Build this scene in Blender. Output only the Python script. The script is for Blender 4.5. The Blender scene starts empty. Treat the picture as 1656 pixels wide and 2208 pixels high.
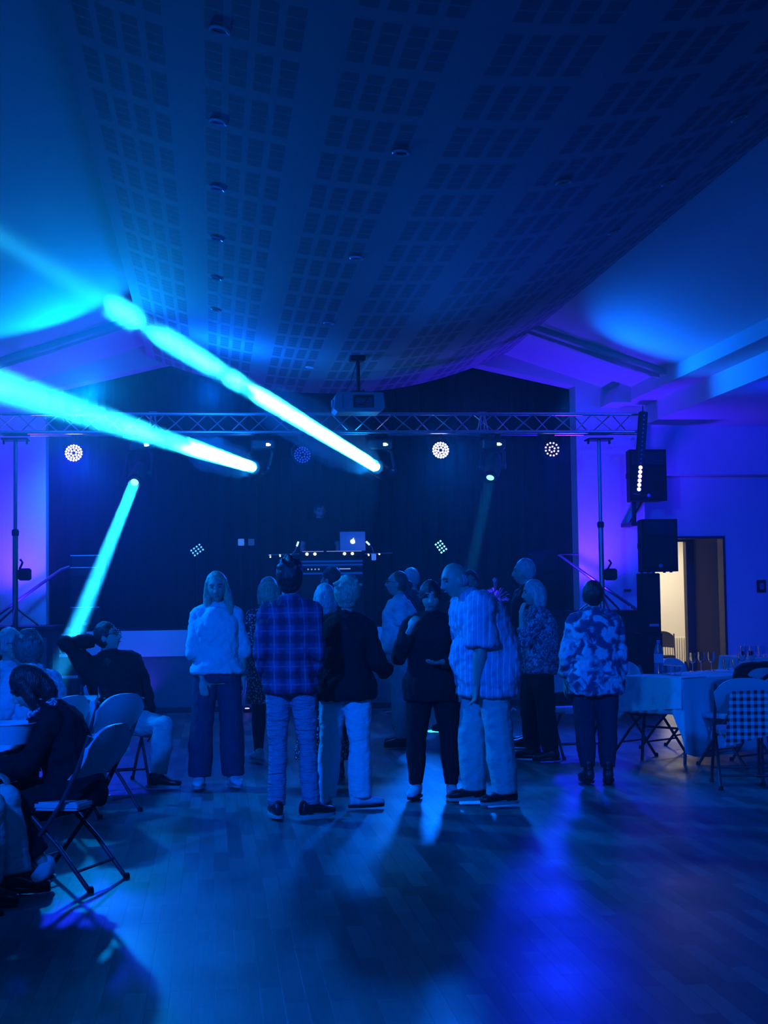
import bpy, bmesh, math, random
from mathutils import Vector, Matrix, Euler
PI = math.pi
SC = bpy.context.scene
COL = SC.collection
random.seed(7)

# ---------------------------------------------------------------- camera
F = 3189.0
CAMZ = 1.5
_psi, _pit, _rol = math.radians(6.67), math.radians(3.25), math.radians(0.80)
FW = Vector((math.sin(_psi)*math.cos(_pit), math.cos(_psi)*math.cos(_pit), math.sin(_pit)))
_r = Vector((math.cos(_psi), -math.sin(_psi), 0))
_u = _r.cross(FW)
RT = _r*math.cos(_rol) - _u*math.sin(_rol)
UP = _r*math.sin(_rol) + _u*math.cos(_rol)
cd = bpy.data.cameras.new('camera')
cam = bpy.data.objects.new('camera', cd)
COL.objects.link(cam)
m = Matrix((RT, UP, -FW)).transposed().to_4x4()
m.translation = Vector((0, 0, CAMZ))
cam.matrix_world = m
cd.sensor_fit = 'VERTICAL'
cd.sensor_height = 24.0
cd.lens = F/2208*24.0
cd.clip_end = 200
SC.camera = cam
C0 = Vector((0, 0, CAMZ))

def at(px, py, X=None, Y=None, Z=None):
    """the point of the place seen at a pixel, at a known X, Y or Z"""
    d = FW*F + RT*(px-828) + UP*(1104-py)
    if Y is not None: t = Y/d.y
    elif Z is not None: t = (Z-CAMZ)/d.z
    else: t = X/d.x
    return C0 + d*t

# ---------------------------------------------------------------- render colour
SC.view_settings.view_transform = 'Standard'
SC.view_settings.look = 'None'
SC.view_settings.gamma = 1
SC.view_settings.exposure = 0.0
cy = SC.cycles
cy.use_denoising = True
cy.max_bounces = 5
cy.diffuse_bounces = 2
cy.glossy_bounces = 2
cy.transmission_bounces = 4
cy.transparent_max_bounces = 24
cy.volume_bounces = 0
cy.caustics_reflective = False
cy.caustics_refractive = False
cy.sample_clamp_indirect = 4
cy.use_light_tree = True
cy.use_adaptive_sampling = True
cy.adaptive_threshold = 0.06

w = bpy.data.worlds.new('world')
SC.world = w
w.use_nodes = True
w.node_tree.nodes['Background'].inputs[0].default_value = (0.0, 0.05, 0.35, 1)
w.node_tree.nodes['Background'].inputs[1].default_value = 0.02

# ---------------------------------------------------------------- lamps of the hall and added fill lights
def aim(o, target):
    o.rotation_euler = (Vector(target)-o.location).to_track_quat('-Z', 'Y').to_euler()

def spot(name, loc, target, col, power, deg, blend=0.3, rad=0.04):
    l = bpy.data.lights.new(name, 'SPOT')
    l.color = col; l.energy = power; l.spot_size = math.radians(deg); l.spot_blend = blend
    l.shadow_soft_size = rad
    o = bpy.data.objects.new(name, l); COL.objects.link(o)
    o.location = loc; aim(o, target)
    return o

def point(name, loc, col, power, rad=0.1):
    l = bpy.data.lights.new(name, 'POINT')
    l.color = col; l.energy = power; l.shadow_soft_size = rad
    o = bpy.data.objects.new(name, l); COL.objects.link(o); o.location = loc
    return o

def arealight(name, loc, target, col, power, sx, sy, spread=180):
    l = bpy.data.lights.new(name, 'AREA')
    l.shape = 'RECTANGLE'; l.size = sx; l.size_y = sy; l.color = col; l.energy = power
    l.spread = math.radians(spread)
    o = bpy.data.objects.new(name, l); COL.objects.link(o); o.location = loc; aim(o, target)
    return o

BLUE = (0.004, 0.01, 1.0)
VIOLET = (0.045, 0.008, 1.0)
CYAN = (0.016, 0.60, 1.0)
AZURE = (0.0, 0.14, 1.0)
TY = 18.6                                     # truss line
LENS = [                                      # moving heads: lens position, beam target
    (at(545, 1008, Y=TY-.15), at(-60, 812, Y=11.0)),
    (at(812, 1007, Y=TY-.15), at(-92, 456, Y=11.8)),
    (at(290, 1040, Y=TY-.10), at(95, 1530, Y=15.0)),
    (at(1057, 1030, Y=TY-.10), at(1008, 1260, Y=17.5)),
]
BEAMDIA = .14
BEAMPOW = [240, 300, 85, 8]
BEAMDEG = [1.8, 1.8, 2.4, 2.6]
for (a, b), pw, dg, nm in zip(LENS, BEAMPOW, BEAMDEG, 'abcd'):
    d = (b-a).normalized()
    l = bpy.data.lights.new('beam_'+nm, 'AREA')
    l.shape = 'DISK'; l.size = BEAMDIA; l.color = CYAN if nm in 'ab' else (.01, .34, 1); l.energy = pw; l.spread = math.radians(dg)
    o = bpy.data.objects.new('beam_'+nm, l); COL.objects.link(o); o.location = a + d*0.03; aim(o, b)
point('lens_spill', LENS[1][0] + (LENS[1][1]-LENS[1][0]).normalized()*.35 + Vector((0, -.1, -.12)), (0, .25, 1), 10, .08)
point('lens_spill_small', LENS[0][0] + (LENS[0][1]-LENS[0][0]).normalized()*.35 + Vector((0, -.1, -.1)), (0, .25, 1), 5, .08)
# LED pars on the truss washing the floor
PARS = [(at(159, 977, Y=TY), 1.0), (at(652, 981, Y=TY), 0.06), (at(950, 971, Y=TY), 1.0), (at(1190, 969, Y=TY), 0.45)]
for p, k in PARS:
    spot('par_wash', p + Vector((0, -.13, -.02)), p + Vector((0, -6, -2.6)), (0, .13, 1) if 0 < p.x < 4 else (.004, .02, 1), (550 if p.x < 0 else 900)*k, 85, 0.9, 0.2)
# uplighters by the proscenium
for x in (-2.5, 5.15):
    spot('wall_uplight', (x, 19.6, 1.40), (x, 20.15, 5.0), VIOLET, 520, 130, 1.0, 0.12)
# added fill lights without fixtures, brightening ceiling, panel, aisle wall and left haze
point('panel_fill', (0.0, 17.0, 3.85), AZURE, 120, .15)
spot('ceiling_fill_right', (4.3, 18.2, 3.7), (7.9, 12.0, 4.8), AZURE, 560, 80, 1.0, .1)
spot('ceiling_fill_left', (-1.4, 17.8, 3.9), (-2.2, 12, 4.9), (0, .30, 1), 640, 90, .8, .1)
spot('aisle_fill', (6.6, 15.0, 3.6), (8.2, 20.5, 2.2), BLUE, 520, 120, 1, .1)
spot('stage_haze_fill', (-1.6, 19.0, 3.3), (-.8, 22.5, 1.5), (0, .10, 1), 480, 120, 1, .1)
# added fill and rim lights out of view, at guessed lamp positions
arealight('room_fill', (.5, 2.0, 4.1), (1.2, 9, 0), AZURE, 60, 3.0, 1.5, 150)
spot('front_fill_left', (-2.6, 2.5, 3.9), (.8, 12.5, .9), (0, .10, 1), 3800, 46, 1, .25)
spot('rim_fill_left', (-3.0, 13.4, 4.0), (1.6, 10.6, .9), (0, .20, 1), 1700, 60, 1, .15)
spot('front_fill_right', (5.2, 4.0, 3.6), (4.3, 13.0, .5), (0, .10, 1), 1300, 40, 1, .2)
# ---------------------------------------------------------------- materials
def nodemat(name):
    m = bpy.data.materials.new(name); m.use_nodes = True
    nt = m.node_tree
    return m, nt, nt.nodes['Principled BSDF']

def mat(name, col, rough=0.6, metal=0.0, emit=None, estr=0, noise=0.0, nscale=8, bump=0.0, bscale=60, sheen=0, alpha=1, trans=0, ior=1.45, spec=0.5):
    m, nt, p = nodemat(name)
    p.inputs['Base Color'].default_value = (*col, 1)
    p.inputs['Roughness'].default_value = rough
    p.inputs['Metallic'].default_value = metal
    p.inputs['Specular IOR Level'].default_value = spec
    if emit:
        p.inputs['Emission Color'].default_value = (*emit, 1)
        p.inputs['Emission Strength'].default_value = estr
    if sheen: p.inputs['Sheen Weight'].default_value = sheen
    if trans:
        p.inputs['Transmission Weight'].default_value = trans
        p.inputs['IOR'].default_value = ior
    if alpha < 1: p.inputs['Alpha'].default_value = alpha
    N = nt.nodes; L = nt.links
    if noise or bump:
        tc = N.new('ShaderNodeTexCoord')
    if noise:
        n = N.new('ShaderNodeTexNoise'); n.inputs['Scale'].default_value = nscale; n.inputs['Detail'].default_value = 4
        L.new(tc.outputs['Object'], n.inputs['Vector'])
        r = N.new('ShaderNodeMix'); r.data_type = 'RGBA'
        r.inputs[6].default_value = (*[c*(1-noise) for c in col], 1)
        r.inputs[7].default_value = (*[min(1, c*(1+noise)) for c in col], 1)
        L.new(n.outputs['Fac'], r.inputs[0]); L.new(r.outputs[2], p.inputs['Base Color'])
    if bump:
        n = N.new('ShaderNodeTexNoise'); n.inputs['Scale'].default_value = bscale; n.inputs['Detail'].default_value = 3
        L.new(tc.outputs['Object'], n.inputs['Vector'])
        b = N.new('ShaderNodeBump'); b.inputs['Strength'].default_value = bump; b.inputs['Distance'].default_value = 0.02
        L.new(n.outputs['Fac'], b.inputs['Height']); L.new(b.outputs[0], p.inputs['Normal'])
    return m

# ---------------------------------------------------------------- mesh builder
class MB:
    def __init__(s): s.v = []; s.f = []; s.uv = None
    def add(s, vs, fs):
        o = len(s.v); s.v += [Vector(v) for v in vs]; s.f += [[i+o for i in f] for f in fs]; return s
    def box(s, x0, x1, y0, y1, z0, z1, M=None):
        vs = [Vector(p) for p in ((x0,y0,z0),(x1,y0,z0),(x1,y1,z0),(x0,y1,z0),(x0,y0,z1),(x1,y0,z1),(x1,y1,z1),(x0,y1,z1))]
        if M: vs = [M @ v for v in vs]
        return s.add(vs, [(0,3,2,1),(4,5,6,7),(0,1,5,4),(1,2,6,5),(2,3,7,6),(3,0,4,7)])
    def bbox(s, x0, x1, y0, y1, z0, z1, b=0.01, M=None):
        """box with chamfered vertical and horizontal edges"""
        vs = []; 
        for (z, i) in ((z0, b), (z0+b, 0), (z1-b, 0), (z1, b)):
            X0, X1, Y0, Y1 = x0+i, x1-i, y0+i, y1-i
            c = b
            vs += [(X0+c,Y0,z),(X1-c,Y0,z),(X1,Y0+c,z),(X1,Y1-c,z),(X1-c,Y1,z),(X0+c,Y1,z),(X0,Y1-c,z),(X0,Y0+c,z)]
        vs = [Vector(v) for v in vs]
        if M: vs = [M @ v for v in vs]
        fs = [tuple(range(7, -1, -1)), tuple(range(24, 32))]
        for r in range(3):
            for k in range(8):
                a = r*8+k; b2 = r*8+(k+1) % 8
                fs.append((a, b2, b2+8, a+8))
        return s.add(vs, fs)
    def tube(s, pts, r, n=8, cap=True, radii=None, flat=None):
        """round tube along points"""
        pts = [Vector(p) for p in pts]
        k = len(pts); rings = []
        t0 = (pts[1]-pts[0]).normalized()
        ref = Vector((0,0,1)) if abs(t0.z) < .9 else Vector((1,0,0))
        a = t0.cross(ref).normalized()
        for i, p in enumerate(pts):
            t = (pts[min(i+1,k-1)]-pts[max(i-1,0)]).normalized()
            a = (a - t*a.dot(t)).normalized(); b = t.cross(a)
            rr = radii[i] if radii else r
            rings.append([p + a*math.cos(2*PI*j/n)*rr + b*math.sin(2*PI*j/n)*rr*(flat or 1) for j in range(n)])
        vs = [v for rg in rings for v in rg]; fs = []
        for i in range(k-1):
            for j in range(n):
                q = (j+1) % n
                fs.append((i*n+j, i*n+q, (i+1)*n+q, (i+1)*n+j))
        if cap: fs += [tuple(range(n-1,-1,-1)), tuple((k-1)*n+j for j in range(n))]
        return s.add(vs, fs)
    def lathe(s, prof, n=24, M=None, cap=True):
        """profile [(r,z)] around Z"""
        vs = []; fs = []
        for r, z in prof:
            vs += [Vector((r*math.cos(2*PI*j/n), r*math.sin(2*PI*j/n), z)) for j in range(n)]
        for i in range(len(prof)-1):
            for j in range(n):
                q = (j+1) % n
                fs.append((i*n+j, i*n+q, (i+1)*n+q, (i+1)*n+j))
        if cap:
            if prof[0][0] > 1e-5: fs.append(tuple(range(n-1,-1,-1)))
            if prof[-1][0] > 1e-5: fs.append(tuple((len(prof)-1)*n+j for j in range(n)))
        if M: vs = [M @ v for v in vs]
        return s.add(vs, fs)
    def prism(s, poly, a, b, axis='y', M=None):
        """polygon extruded from a to b along axis (poly in the two other axes)"""
        n = len(poly); vs = []
        for t in (a, b):
            for (p, q) in poly:
                vs.append(Vector((p, t, q)) if axis == 'y' else Vector((t, p, q)) if axis == 'x' else Vector((p, q, t)))
        if M: vs = [M @ v for v in vs]
        fs = [tuple(range(n)), tuple(range(2*n-1, n-1, -1))] + [(i, i+n, (i+1) % n+n, (i+1) % n) for i in range(n)]
        return s.add(vs, fs)
    def build(s, name, material=None, parent=None, smooth=False, loc=None):
        me = bpy.data.meshes.new(name)
        me.from_pydata([tuple(v) for v in s.v], [], s.f)
        bm = bmesh.new(); bm.from_mesh(me)
        bmesh.ops.remove_doubles(bm, verts=bm.verts, dist=1e-6)
        bmesh.ops.recalc_face_normals(bm, faces=bm.faces)
        bm.to_mesh(me); bm.free()
        if material: me.materials.append(material)
        if smooth:
            me.shade_smooth()
            me.set_sharp_from_angle(angle=math.radians(40))
        o = bpy.data.objects.new(name, me); COL.objects.link(o)
        if parent: o.parent = parent
        if loc: o.location = loc
        return o

def tag(o, label=None, cat=None, group=None, kind=None):
    if label: o['label'] = label
    if cat: o['category'] = cat
    if group: o['group'] = group
    if kind: o['kind'] = kind
    return o

def thing(name, loc=(0,0,0), rz=0.0, label=None, cat=None, group=None):
    o = bpy.data.objects.new(name, None); COL.objects.link(o)
    o.location = loc; o.rotation_euler = (0, 0, rz); o.empty_display_size = .1
    return tag(o, label, cat, group)

def copy_tree(o, parent=None, **kw):
    c = o.copy(); COL.objects.link(c)
    if parent: c.parent = parent
    for ch in list(o.children): copy_tree(ch, c)
    return c

def dup(o, loc, rz=None, label=None):
    c = copy_tree(o); c.location = loc
    if rz is not None: c.rotation_euler = (0, 0, rz)
    if label: c['label'] = label
    return c
def frame(p, d, up=(0,0,1)):
    """matrix whose +Z runs along d, at p"""
    q = Vector(d).to_track_quat('Z', 'Y').to_matrix().to_4x4(); q.translation = Vector(p); return q
# ---------------------------------------------------------------- the room
GY = 20.2                                 # gable wall plane
CX = 1.62                                 # hall centre line
W_WALL = mat('painted_wall', (.72, .72, .74), .7, noise=.06, nscale=3, bump=.15, bscale=40)
W_CEIL = mat('ceiling_paint', (.7, .72, .74), .75, noise=.03, nscale=2)
W_DARK = mat('dark_paint', (.03, .03, .035), .6)
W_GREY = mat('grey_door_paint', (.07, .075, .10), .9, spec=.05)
def struct(o): o['kind'] = 'structure'; return o

# parquet floor
fm, nt, p = nodemat('parquet'); N = nt.nodes; L = nt.links
tc = N.new('ShaderNodeTexCoord'); mp = N.new('ShaderNodeMapping'); mp.inputs['Rotation'].default_value = (0, 0, PI/2)
L.new(tc.outputs['Object'], mp.inputs['Vector'])
br = N.new('ShaderNodeTexBrick'); br.offset = .37; br.inputs['Scale'].default_value = 1
br.inputs['Brick Width'].default_value = .62; br.inputs['Row Height'].default_value = .085
br.inputs['Mortar Size'].default_value = .0012; br.inputs['Mortar Smooth'].default_value = .2
br.inputs['Color1'].default_value = (.10, .10, .095, 1); br.inputs['Color2'].default_value = (.30, .29, .265, 1)
br.inputs['Mortar'].default_value = (.05, .045, .04, 1)
L.new(mp.outputs[0], br.inputs['Vector'])
mp2 = N.new('ShaderNodeMapping'); mp2.inputs['Scale'].default_value = (30, 1.5, 1); L.new(tc.outputs['Object'], mp2.inputs['Vector'])
ns = N.new('ShaderNodeTexNoise'); ns.inputs['Scale'].default_value = 2; ns.inputs['Detail'].default_value = 6; L.new(mp2.outputs[0], ns.inputs['Vector'])
mx = N.new('ShaderNodeMix'); mx.data_type = 'RGBA'; mx.blend_type = 'MULTIPLY'; mx.inputs[0].default_value = .5
cr = N.new('ShaderNodeValToRGB'); cr.color_ramp.elements[0].color = (.55, .55, .55, 1); cr.color_ramp.elements[1].color = (1, 1, 1, 1)
cr.color_ramp.elements[0].position = .3; cr.color_ramp.elements[1].position = .7
L.new(ns.outputs['Fac'], cr.inputs[0]); L.new(br.outputs['Color'], mx.inputs[6]); L.new(cr.outputs[0], mx.inputs[7]); L.new(mx.outputs[2], p.inputs['Base Color'])
n2 = N.new('ShaderNodeTexNoise'); n2.inputs['Scale'].default_value = 1.3; n2.inputs['Detail'].default_value = 5; L.new(tc.outputs['Object'], n2.inputs['Vector'])
mr = N.new('ShaderNodeMapRange'); mr.inputs[3].default_value = .26; mr.inputs[4].default_value = .5; L.new(n2.outputs['Fac'], mr.inputs[0]); L.new(mr.outputs[0], p.inputs['Roughness'])
bp = N.new('ShaderNodeBump'); bp.inputs['Strength'].default_value = .25; bp.inputs['Distance'].default_value = .004; bp.invert = True
L.new(br.outputs['Fac'], bp.inputs['Height']); L.new(bp.outputs[0], p.inputs['Normal'])
struct(MB().box(-3.3, 10.5, -1.5, 25, -.1, 0).build('floor', fm))

# sloped ceiling of the nave and its ridge
SL = .33; RZ = 5.72; RX = 1.45
def cz(x): return RZ - SL*abs(x-RX)
struct(MB().add([(-3.3,-1.5,cz(-3.3)),(RX,-1.5,cz(RX)),(RX,GY,cz(RX)),(-3.3,GY,cz(-3.3)),(5.75,-1.5,cz(5.75)),(5.75,GY,cz(5.75))],
                [(0,3,2,1),(1,2,5,4)]).build('ceiling', W_CEIL))
# shallow rib across the ceiling near the gable
mb = MB(); d = .07
for (xa, xb) in ((-3.3, RX), (RX, 5.75)):
    for (ya, yb) in ((18.0, 18.12), (18.3, 18.36)):
        vs = [(xa,ya,cz(xa)-d),(xb,ya,cz(xb)-d),(xb,yb,cz(xb)-d),(xa,yb,cz(xa)-d),(xa,ya,cz(xa)+.02),(xb,ya,cz(xb)+.02),(xb,yb,cz(xb)+.02),(xa,yb,cz(xa)+.02)]
        mb.add(vs, [(0,3,2,1),(4,5,6,7),(0,1,5,4),(1,2,6,5),(2,3,7,6),(3,0,4,7)])
struct(mb.build('trim_1', W_CEIL))
# right beam and the step down to the aisle ceiling
struct(MB().prism([(5.72,4.52),(5.72,4.13),(6.08,4.13),(6.08,4.52)], -1.5, GY).build('trim_2', W_CEIL))
struct(MB().prism([(6.08,4.52),(6.08,3.86),(6.2,3.86),(6.2,4.52)], -1.5, GY).build('trim_3', W_CEIL))
struct(MB().box(6.2, 10.5, -1.5, 21.5, 3.86, 3.95).build('ceiling_aisle', W_CEIL))
struct(MB().box(-3.4, -3.3, -1.5, 20.6, 0, 4.2).build('wall_left', W_WALL))
struct(MB().box(10.4, 10.5, 6, 25, 0, 4).build('wall_right', W_WALL))
# column head under the beam
struct(MB().prism([(5.44,4.10),(5.72,4.10),(5.72,4.42),(5.60,4.42)], 19.6, GY).build('trim_4', W_WALL))

# gable wall with the proscenium opening
OL, OR = at(99, 1100, Y=GY).x, at(1246, 1100, Y=GY).x
zl, zr, zc = at(100, 842, Y=GY).z, at(1243, 832, Y=GY).z, at(680, 700, Y=GY).z
xr = at(1390, 1100, Y=GY).x
T = .35
mb = MB()
zc = zl+.24*(RX-OL)
mb.prism([(-3.3,0),(OL,0),(OL,6),(-3.3,6)], GY, GY+T)
mb.prism([(OL,zl),(RX,zc),(RX,6),(OL,6)], GY, GY+T)
mb.prism([(RX,zc),(OR,zr),(OR,6),(RX,6)], GY, GY+T)
mb.prism([(OR,0),(xr,0),(xr,6),(OR,6)], GY, GY+T)
struct(mb.build('wall_back', W_WALL))
struct(MB().box(6.08, xr+.02, GY, GY+T, 3.8, 4.3).build('trim_5', W_WALL))

# aisle back wall: bulkhead above, wall with the doorway below
AY = 20.6
zb = at(1500, 1023, Y=GY+.1).z
struct(MB().box(xr, 10.5, GY+.1, AY+.2, zb, 3.9).build('wall_aisle_upper', W_WALL))
d0, d1 = at(1408, 1300, Y=AY), at(1566, 1300, Y=AY)
dz = at(1500, 1156, Y=AY).z
struct(MB().box(xr-.02, d0.x, AY, AY+.2, 0, zb).box(d1.x, 10.5, AY, AY+.2, 0, zb).box(d0.x, d1.x, AY, AY+.2, dz, zb).build('wall_aisle', W_WALL))
# door frame
t = .035
struct(MB().box(d0.x, d0.x+t, AY-.02, AY+.21, 0, dz).box(d1.x-t, d1.x, AY-.02, AY+.21, 0, dz).box(d0.x, d1.x, AY-.02, AY+.21, dz-t, dz).build('trim_6', W_DARK))
# lobby behind the doorway: grey side wall, black second frame, cream wall
LY = 22.0
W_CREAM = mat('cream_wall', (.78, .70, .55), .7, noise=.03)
e0, e1 = at(1481, 1300, Y=LY), at(1494, 1300, Y=LY)
ez = at(1470, 1168, Y=LY).z
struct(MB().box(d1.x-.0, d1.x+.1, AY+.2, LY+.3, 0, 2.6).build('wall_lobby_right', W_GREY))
struct(MB().box(e0.x, e1.x, LY-.02, LY+.12, 0, ez).box(6.0, e1.x, LY-.02, LY+.12, ez, ez+.07).build('trim_7', W_DARK))
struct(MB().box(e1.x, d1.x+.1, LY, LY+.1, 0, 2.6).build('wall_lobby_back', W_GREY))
struct(MB().box(5.9, 9.5, 24.9, 25.0, 0, 2.7).build('wall_far_room', W_CREAM))
struct(MB().box(5.9, 9.5, AY+.2, 25, 2.62, 2.7).build('ceiling_lobby', W_CREAM))
struct(MB().box(5.9, 5.98, AY+.2, 25, 0, 2.7).build('wall_lobby_left', W_CREAM))
struct(MB().box(9.42, 9.5, LY+.1, 25, 0, 2.7).build('wall_far_room_right', W_CREAM))
struct(MB().box(d1.x+.1, 9.5, LY+.1, LY+.16, 0, 2.7).build('wall_far_room_front', W_CREAM))
arealight('far_room_lamp', (7.4, 23.6, 2.55), (7.4, 23.6, 0), (1, .93, .80), 70, 1.2, 1.2)

# hanging acoustic ceiling panel (swept belly), perforated in groups
pm, nt, p = nodemat('perforated_panel'); N = nt.nodes; L = nt.links
p.inputs['Roughness'].default_value = .75
tc = N.new('ShaderNodeTexCoord'); sx = N.new('ShaderNodeSeparateXYZ'); L.new(tc.outputs['UV'], sx.inputs[0])
def mth(op, a, b=None, c=None):
    n = N.new('ShaderNodeMath'); n.operation = op
    for i, q in enumerate((a, b, c)):
        if q is None: continue
        if isinstance(q, (int, float)): n.inputs[i].default_value = q
        else: L.new(q, n.inputs[i])
    return n.outputs[0]
u, v = sx.outputs[0], sx.outputs[1]                       # metres across / along
gu = mth('MODULO', mth('ADD', u, .63), .75)
cu = mth('MODULO', gu, .14)
inu = mth('MULTIPLY', mth('LESS_THAN', cu, .098), mth('LESS_THAN', gu, .55))
gv = mth('MODULO', v, .735)
inv_ = mth('LESS_THAN', gv, .60)
lv = mth('MODULO', gv, .15)
slot = mth('GREATER_THAN', lv, .018)
mask = mth('MULTIPLY', mth('MULTIPLY', inu, inv_), slot)
mx = N.new('ShaderNodeMix'); mx.data_type = 'RGBA'
mx.inputs[6].default_value = (.44, .45, .48, 1); mx.inputs[7].default_value = (.22, .22, .25, 1)
L.new(mask, mx.inputs[0]); L.new(mx.outputs[2], p.inputs['Base Color'])
PX0, PX1 = -.84, 4.10
def panz(x):
    u = (x-CX)/2.46
    e = .49 if x < CX else .57
    return 4.27 + e*abs(u)**2.1
me = bpy.data.meshes.new('acoustic_panel')
vs = []; fs = []; uvs = []
n = 40; PYA, PYB = -1.5, 20.0
arc = [0]; xs = [PX0+(PX1-PX0)*i/n for i in range(n+1)]
for i in range(n): arc.append(arc[-1]+math.hypot(xs[i+1]-xs[i], panz(xs[i+1])-panz(xs[i])))
for i, x in enumerate(xs):
    for (y, dzz) in ((PYA, 0), (PYB, 0), (PYA, .05), (PYB, .05)): vs.append((x, y, panz(x)+dzz))
for i in range(n):
    a = i*4; b = a+4
    for f in ((a, a+1, b+1, b), (a+2, b+2, b+3, a+3), (a+1, a+3, b+3, b+1), (a, b, b+2, a+2)): fs.append(f)
fs += [(0, 2, 3, 1), (n*4, n*4+1, n*4+3, n*4+2)]
me.from_pydata(vs, [], fs); ul = me.uv_layers.new(name='uv')
for lp in me.loops:
    i = lp.vertex_index//4; ul.data[lp.index].uv = (arc[i], me.vertices[lp.vertex_index].co.y+1.5+.28)
me.materials.append(pm); me.shade_smooth(); me.set_sharp_from_angle(angle=.6)
ap = bpy.data.objects.new('acoustic_panel', me); COL.objects.link(ap)
tag(ap, 'long perforated white acoustic panel hung in a sagging curve under the ceiling', 'ceiling panel')
# cove boards closing the gap between panel edges and the slope
# recessed downlights, set square to the panel's surface
M_RING = mat('downlight_ring', (.9, .9, .92), .35)
M_GLS = mat('downlight_glass', (.3, .32, .38), .15, .3)
def downlight(x, y):
    s = (panz(x+.02)-panz(x-.02))/.04
    o = thing('downlight', (x, y, panz(x)-.004))
    o.rotation_euler = (0, -math.atan(s), 0)
    MB().lathe([(.055,.012),(.058,-.003),(.052,-.010),(.038,-.004),(.036,.012)], 24).build('ring', M_RING, o, True)
    MB().lathe([(.0345,.008),(.02,.003),(.001,.002)], 20).build('lens', M_GLS, o, True)
    return o
dl = None
rows = [(.06, 7.6, 1.5, 6, 'left row in the hanging panel'), (1.2, 9.07, 2.9, 4, 'second row in the hanging panel'), (2.42, 9.8, 3.0, 1, ''), (3.42, 9.1, 1.5, 3, 'row by the right panel edge')]
for (x, y0, dy, k, nm) in rows:
    for i in range(k):
        y = y0+dy*i
        o = downlight(x, y) if dl is None else dup(dl, (x, y, panz(x)-.004))
        o.rotation_euler = (0, -math.atan((panz(x+.02)-panz(x-.02))/.04), 0)
        dl = dl or o
        ordn = ['nearest', 'second nearest', 'third nearest', 'fourth nearest', 'fifth nearest', 'farthest'][i if i < k-1 else 5]
        if k == 1: lb = 'faint round downlight alone between the middle and right rows of the panel'
        else: lb = 'small round downlight, %s of the %s' % (ordn, nm)
        tag(o, lb, 'downlight', 'downlights in the acoustic panel')

# haze filling the hall
hm = bpy.data.materials.new('haze'); hm.use_nodes = True; nt = hm.node_tree
for nn in list(nt.nodes): nt.nodes.remove(nn)
out = nt.nodes.new('ShaderNodeOutputMaterial'); vs_ = nt.nodes.new('ShaderNodeVolumeScatter')
vs_.inputs['Color'].default_value = (1, 1, 1, 1); vs_.inputs['Density'].default_value = .0055; vs_.inputs['Anisotropy'].default_value = .3
nt.links.new(vs_.outputs[0], out.inputs['Volume'])
hz = MB().box(-3.2, 10.3, -1.0, 23.8, .01, 5.7).build('haze', hm)
tag(hz, 'thin stage haze hanging through the whole hall', 'haze', kind='stuff')

hm2 = hm.copy(); hm2.name = 'thick_haze'; hm2.node_tree.nodes['Volume Scatter'].inputs['Density'].default_value = .022
bm = bmesh.new(); bmesh.ops.create_icosphere(bm, subdivisions=4, radius=1)
from mathutils import noise as _no
vv = [Vector((v.co.x*3.3, v.co.y*4.6, v.co.z*2.9))*(1+.18*_no.noise(v.co*1.6)) + Vector((-.9, 18.6, 3.4)) for v in bm.verts]
vv = [Vector((max(-3.25, q.x), min(23.2, q.y), max(.02, min(q.z, 5.6)))) for q in vv]
o = MB().add(vv, [[v.index for v in f.verts] for f in bm.faces]).build('haze', hm2, None, True); bm.free()
tag(o, 'thicker bank of stage haze drifting at the left of the stage', 'haze', kind='stuff')
# ---------------------------------------------------------------- stage
M_BLK = mat('black_metal', (.011, .011, .012), .5, spec=.25)
M_PLAS = mat('black_plastic', (.009, .009, .010), .7, bump=.2, bscale=200, spec=.15)
M_ALU = mat('truss_aluminium', (.75, .76, .8), .28, 1.0)
M_STEEL = mat('steel_tube', (.30, .31, .36), .35, 1.0)
M_STAGE = mat('stage_black_board', (.03, .03, .035), .5, noise=.2)
M_BAND = mat('white_fascia', (.85, .86, .88), .5)
M_CURT = mat('black_curtain', (.007, .007, .009), .95)
M_GRIL = mat('speaker_grille', (.014, .014, .016), .7, bump=.6, bscale=400, spec=.15)
def em(name, c, s): return mat(name, (.05, .05, .05), .4, emit=c, estr=s)

SY = at(600, 1532, Z=0).y                  # stage front
SZ = at(430, 1358, Y=SY).z                 # stage floor
SBZ = at(430, 1414, Y=SY).z
sl, sr = at(186, 1400, Y=SY).x, at(1216, 1400, Y=SY).x
st = thing('stage', (CX, SY, 0), 0, 'low stage with a white fascia band over a dark front', 'stage')
def ox(x): return x-CX
MB().box(ox(sl), ox(sr), 0, .02, SBZ, SZ).build('fascia', M_BAND, st)
MB().box(ox(sl), ox(sr), .015, .06, .07, SBZ).build('front_panel', mat('stage_front_blue_grey', (.16, .17, .2), .6, noise=.15, nscale=6), st)
MB().box(ox(sl), ox(sr), -.03, .05, 0, .07).build('plinth', M_STAGE, st)
MB().box(ox(sl), ox(sr), .06, 5.0, SZ-.04, SZ-.002).build('deck', M_STAGE, st)

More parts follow.
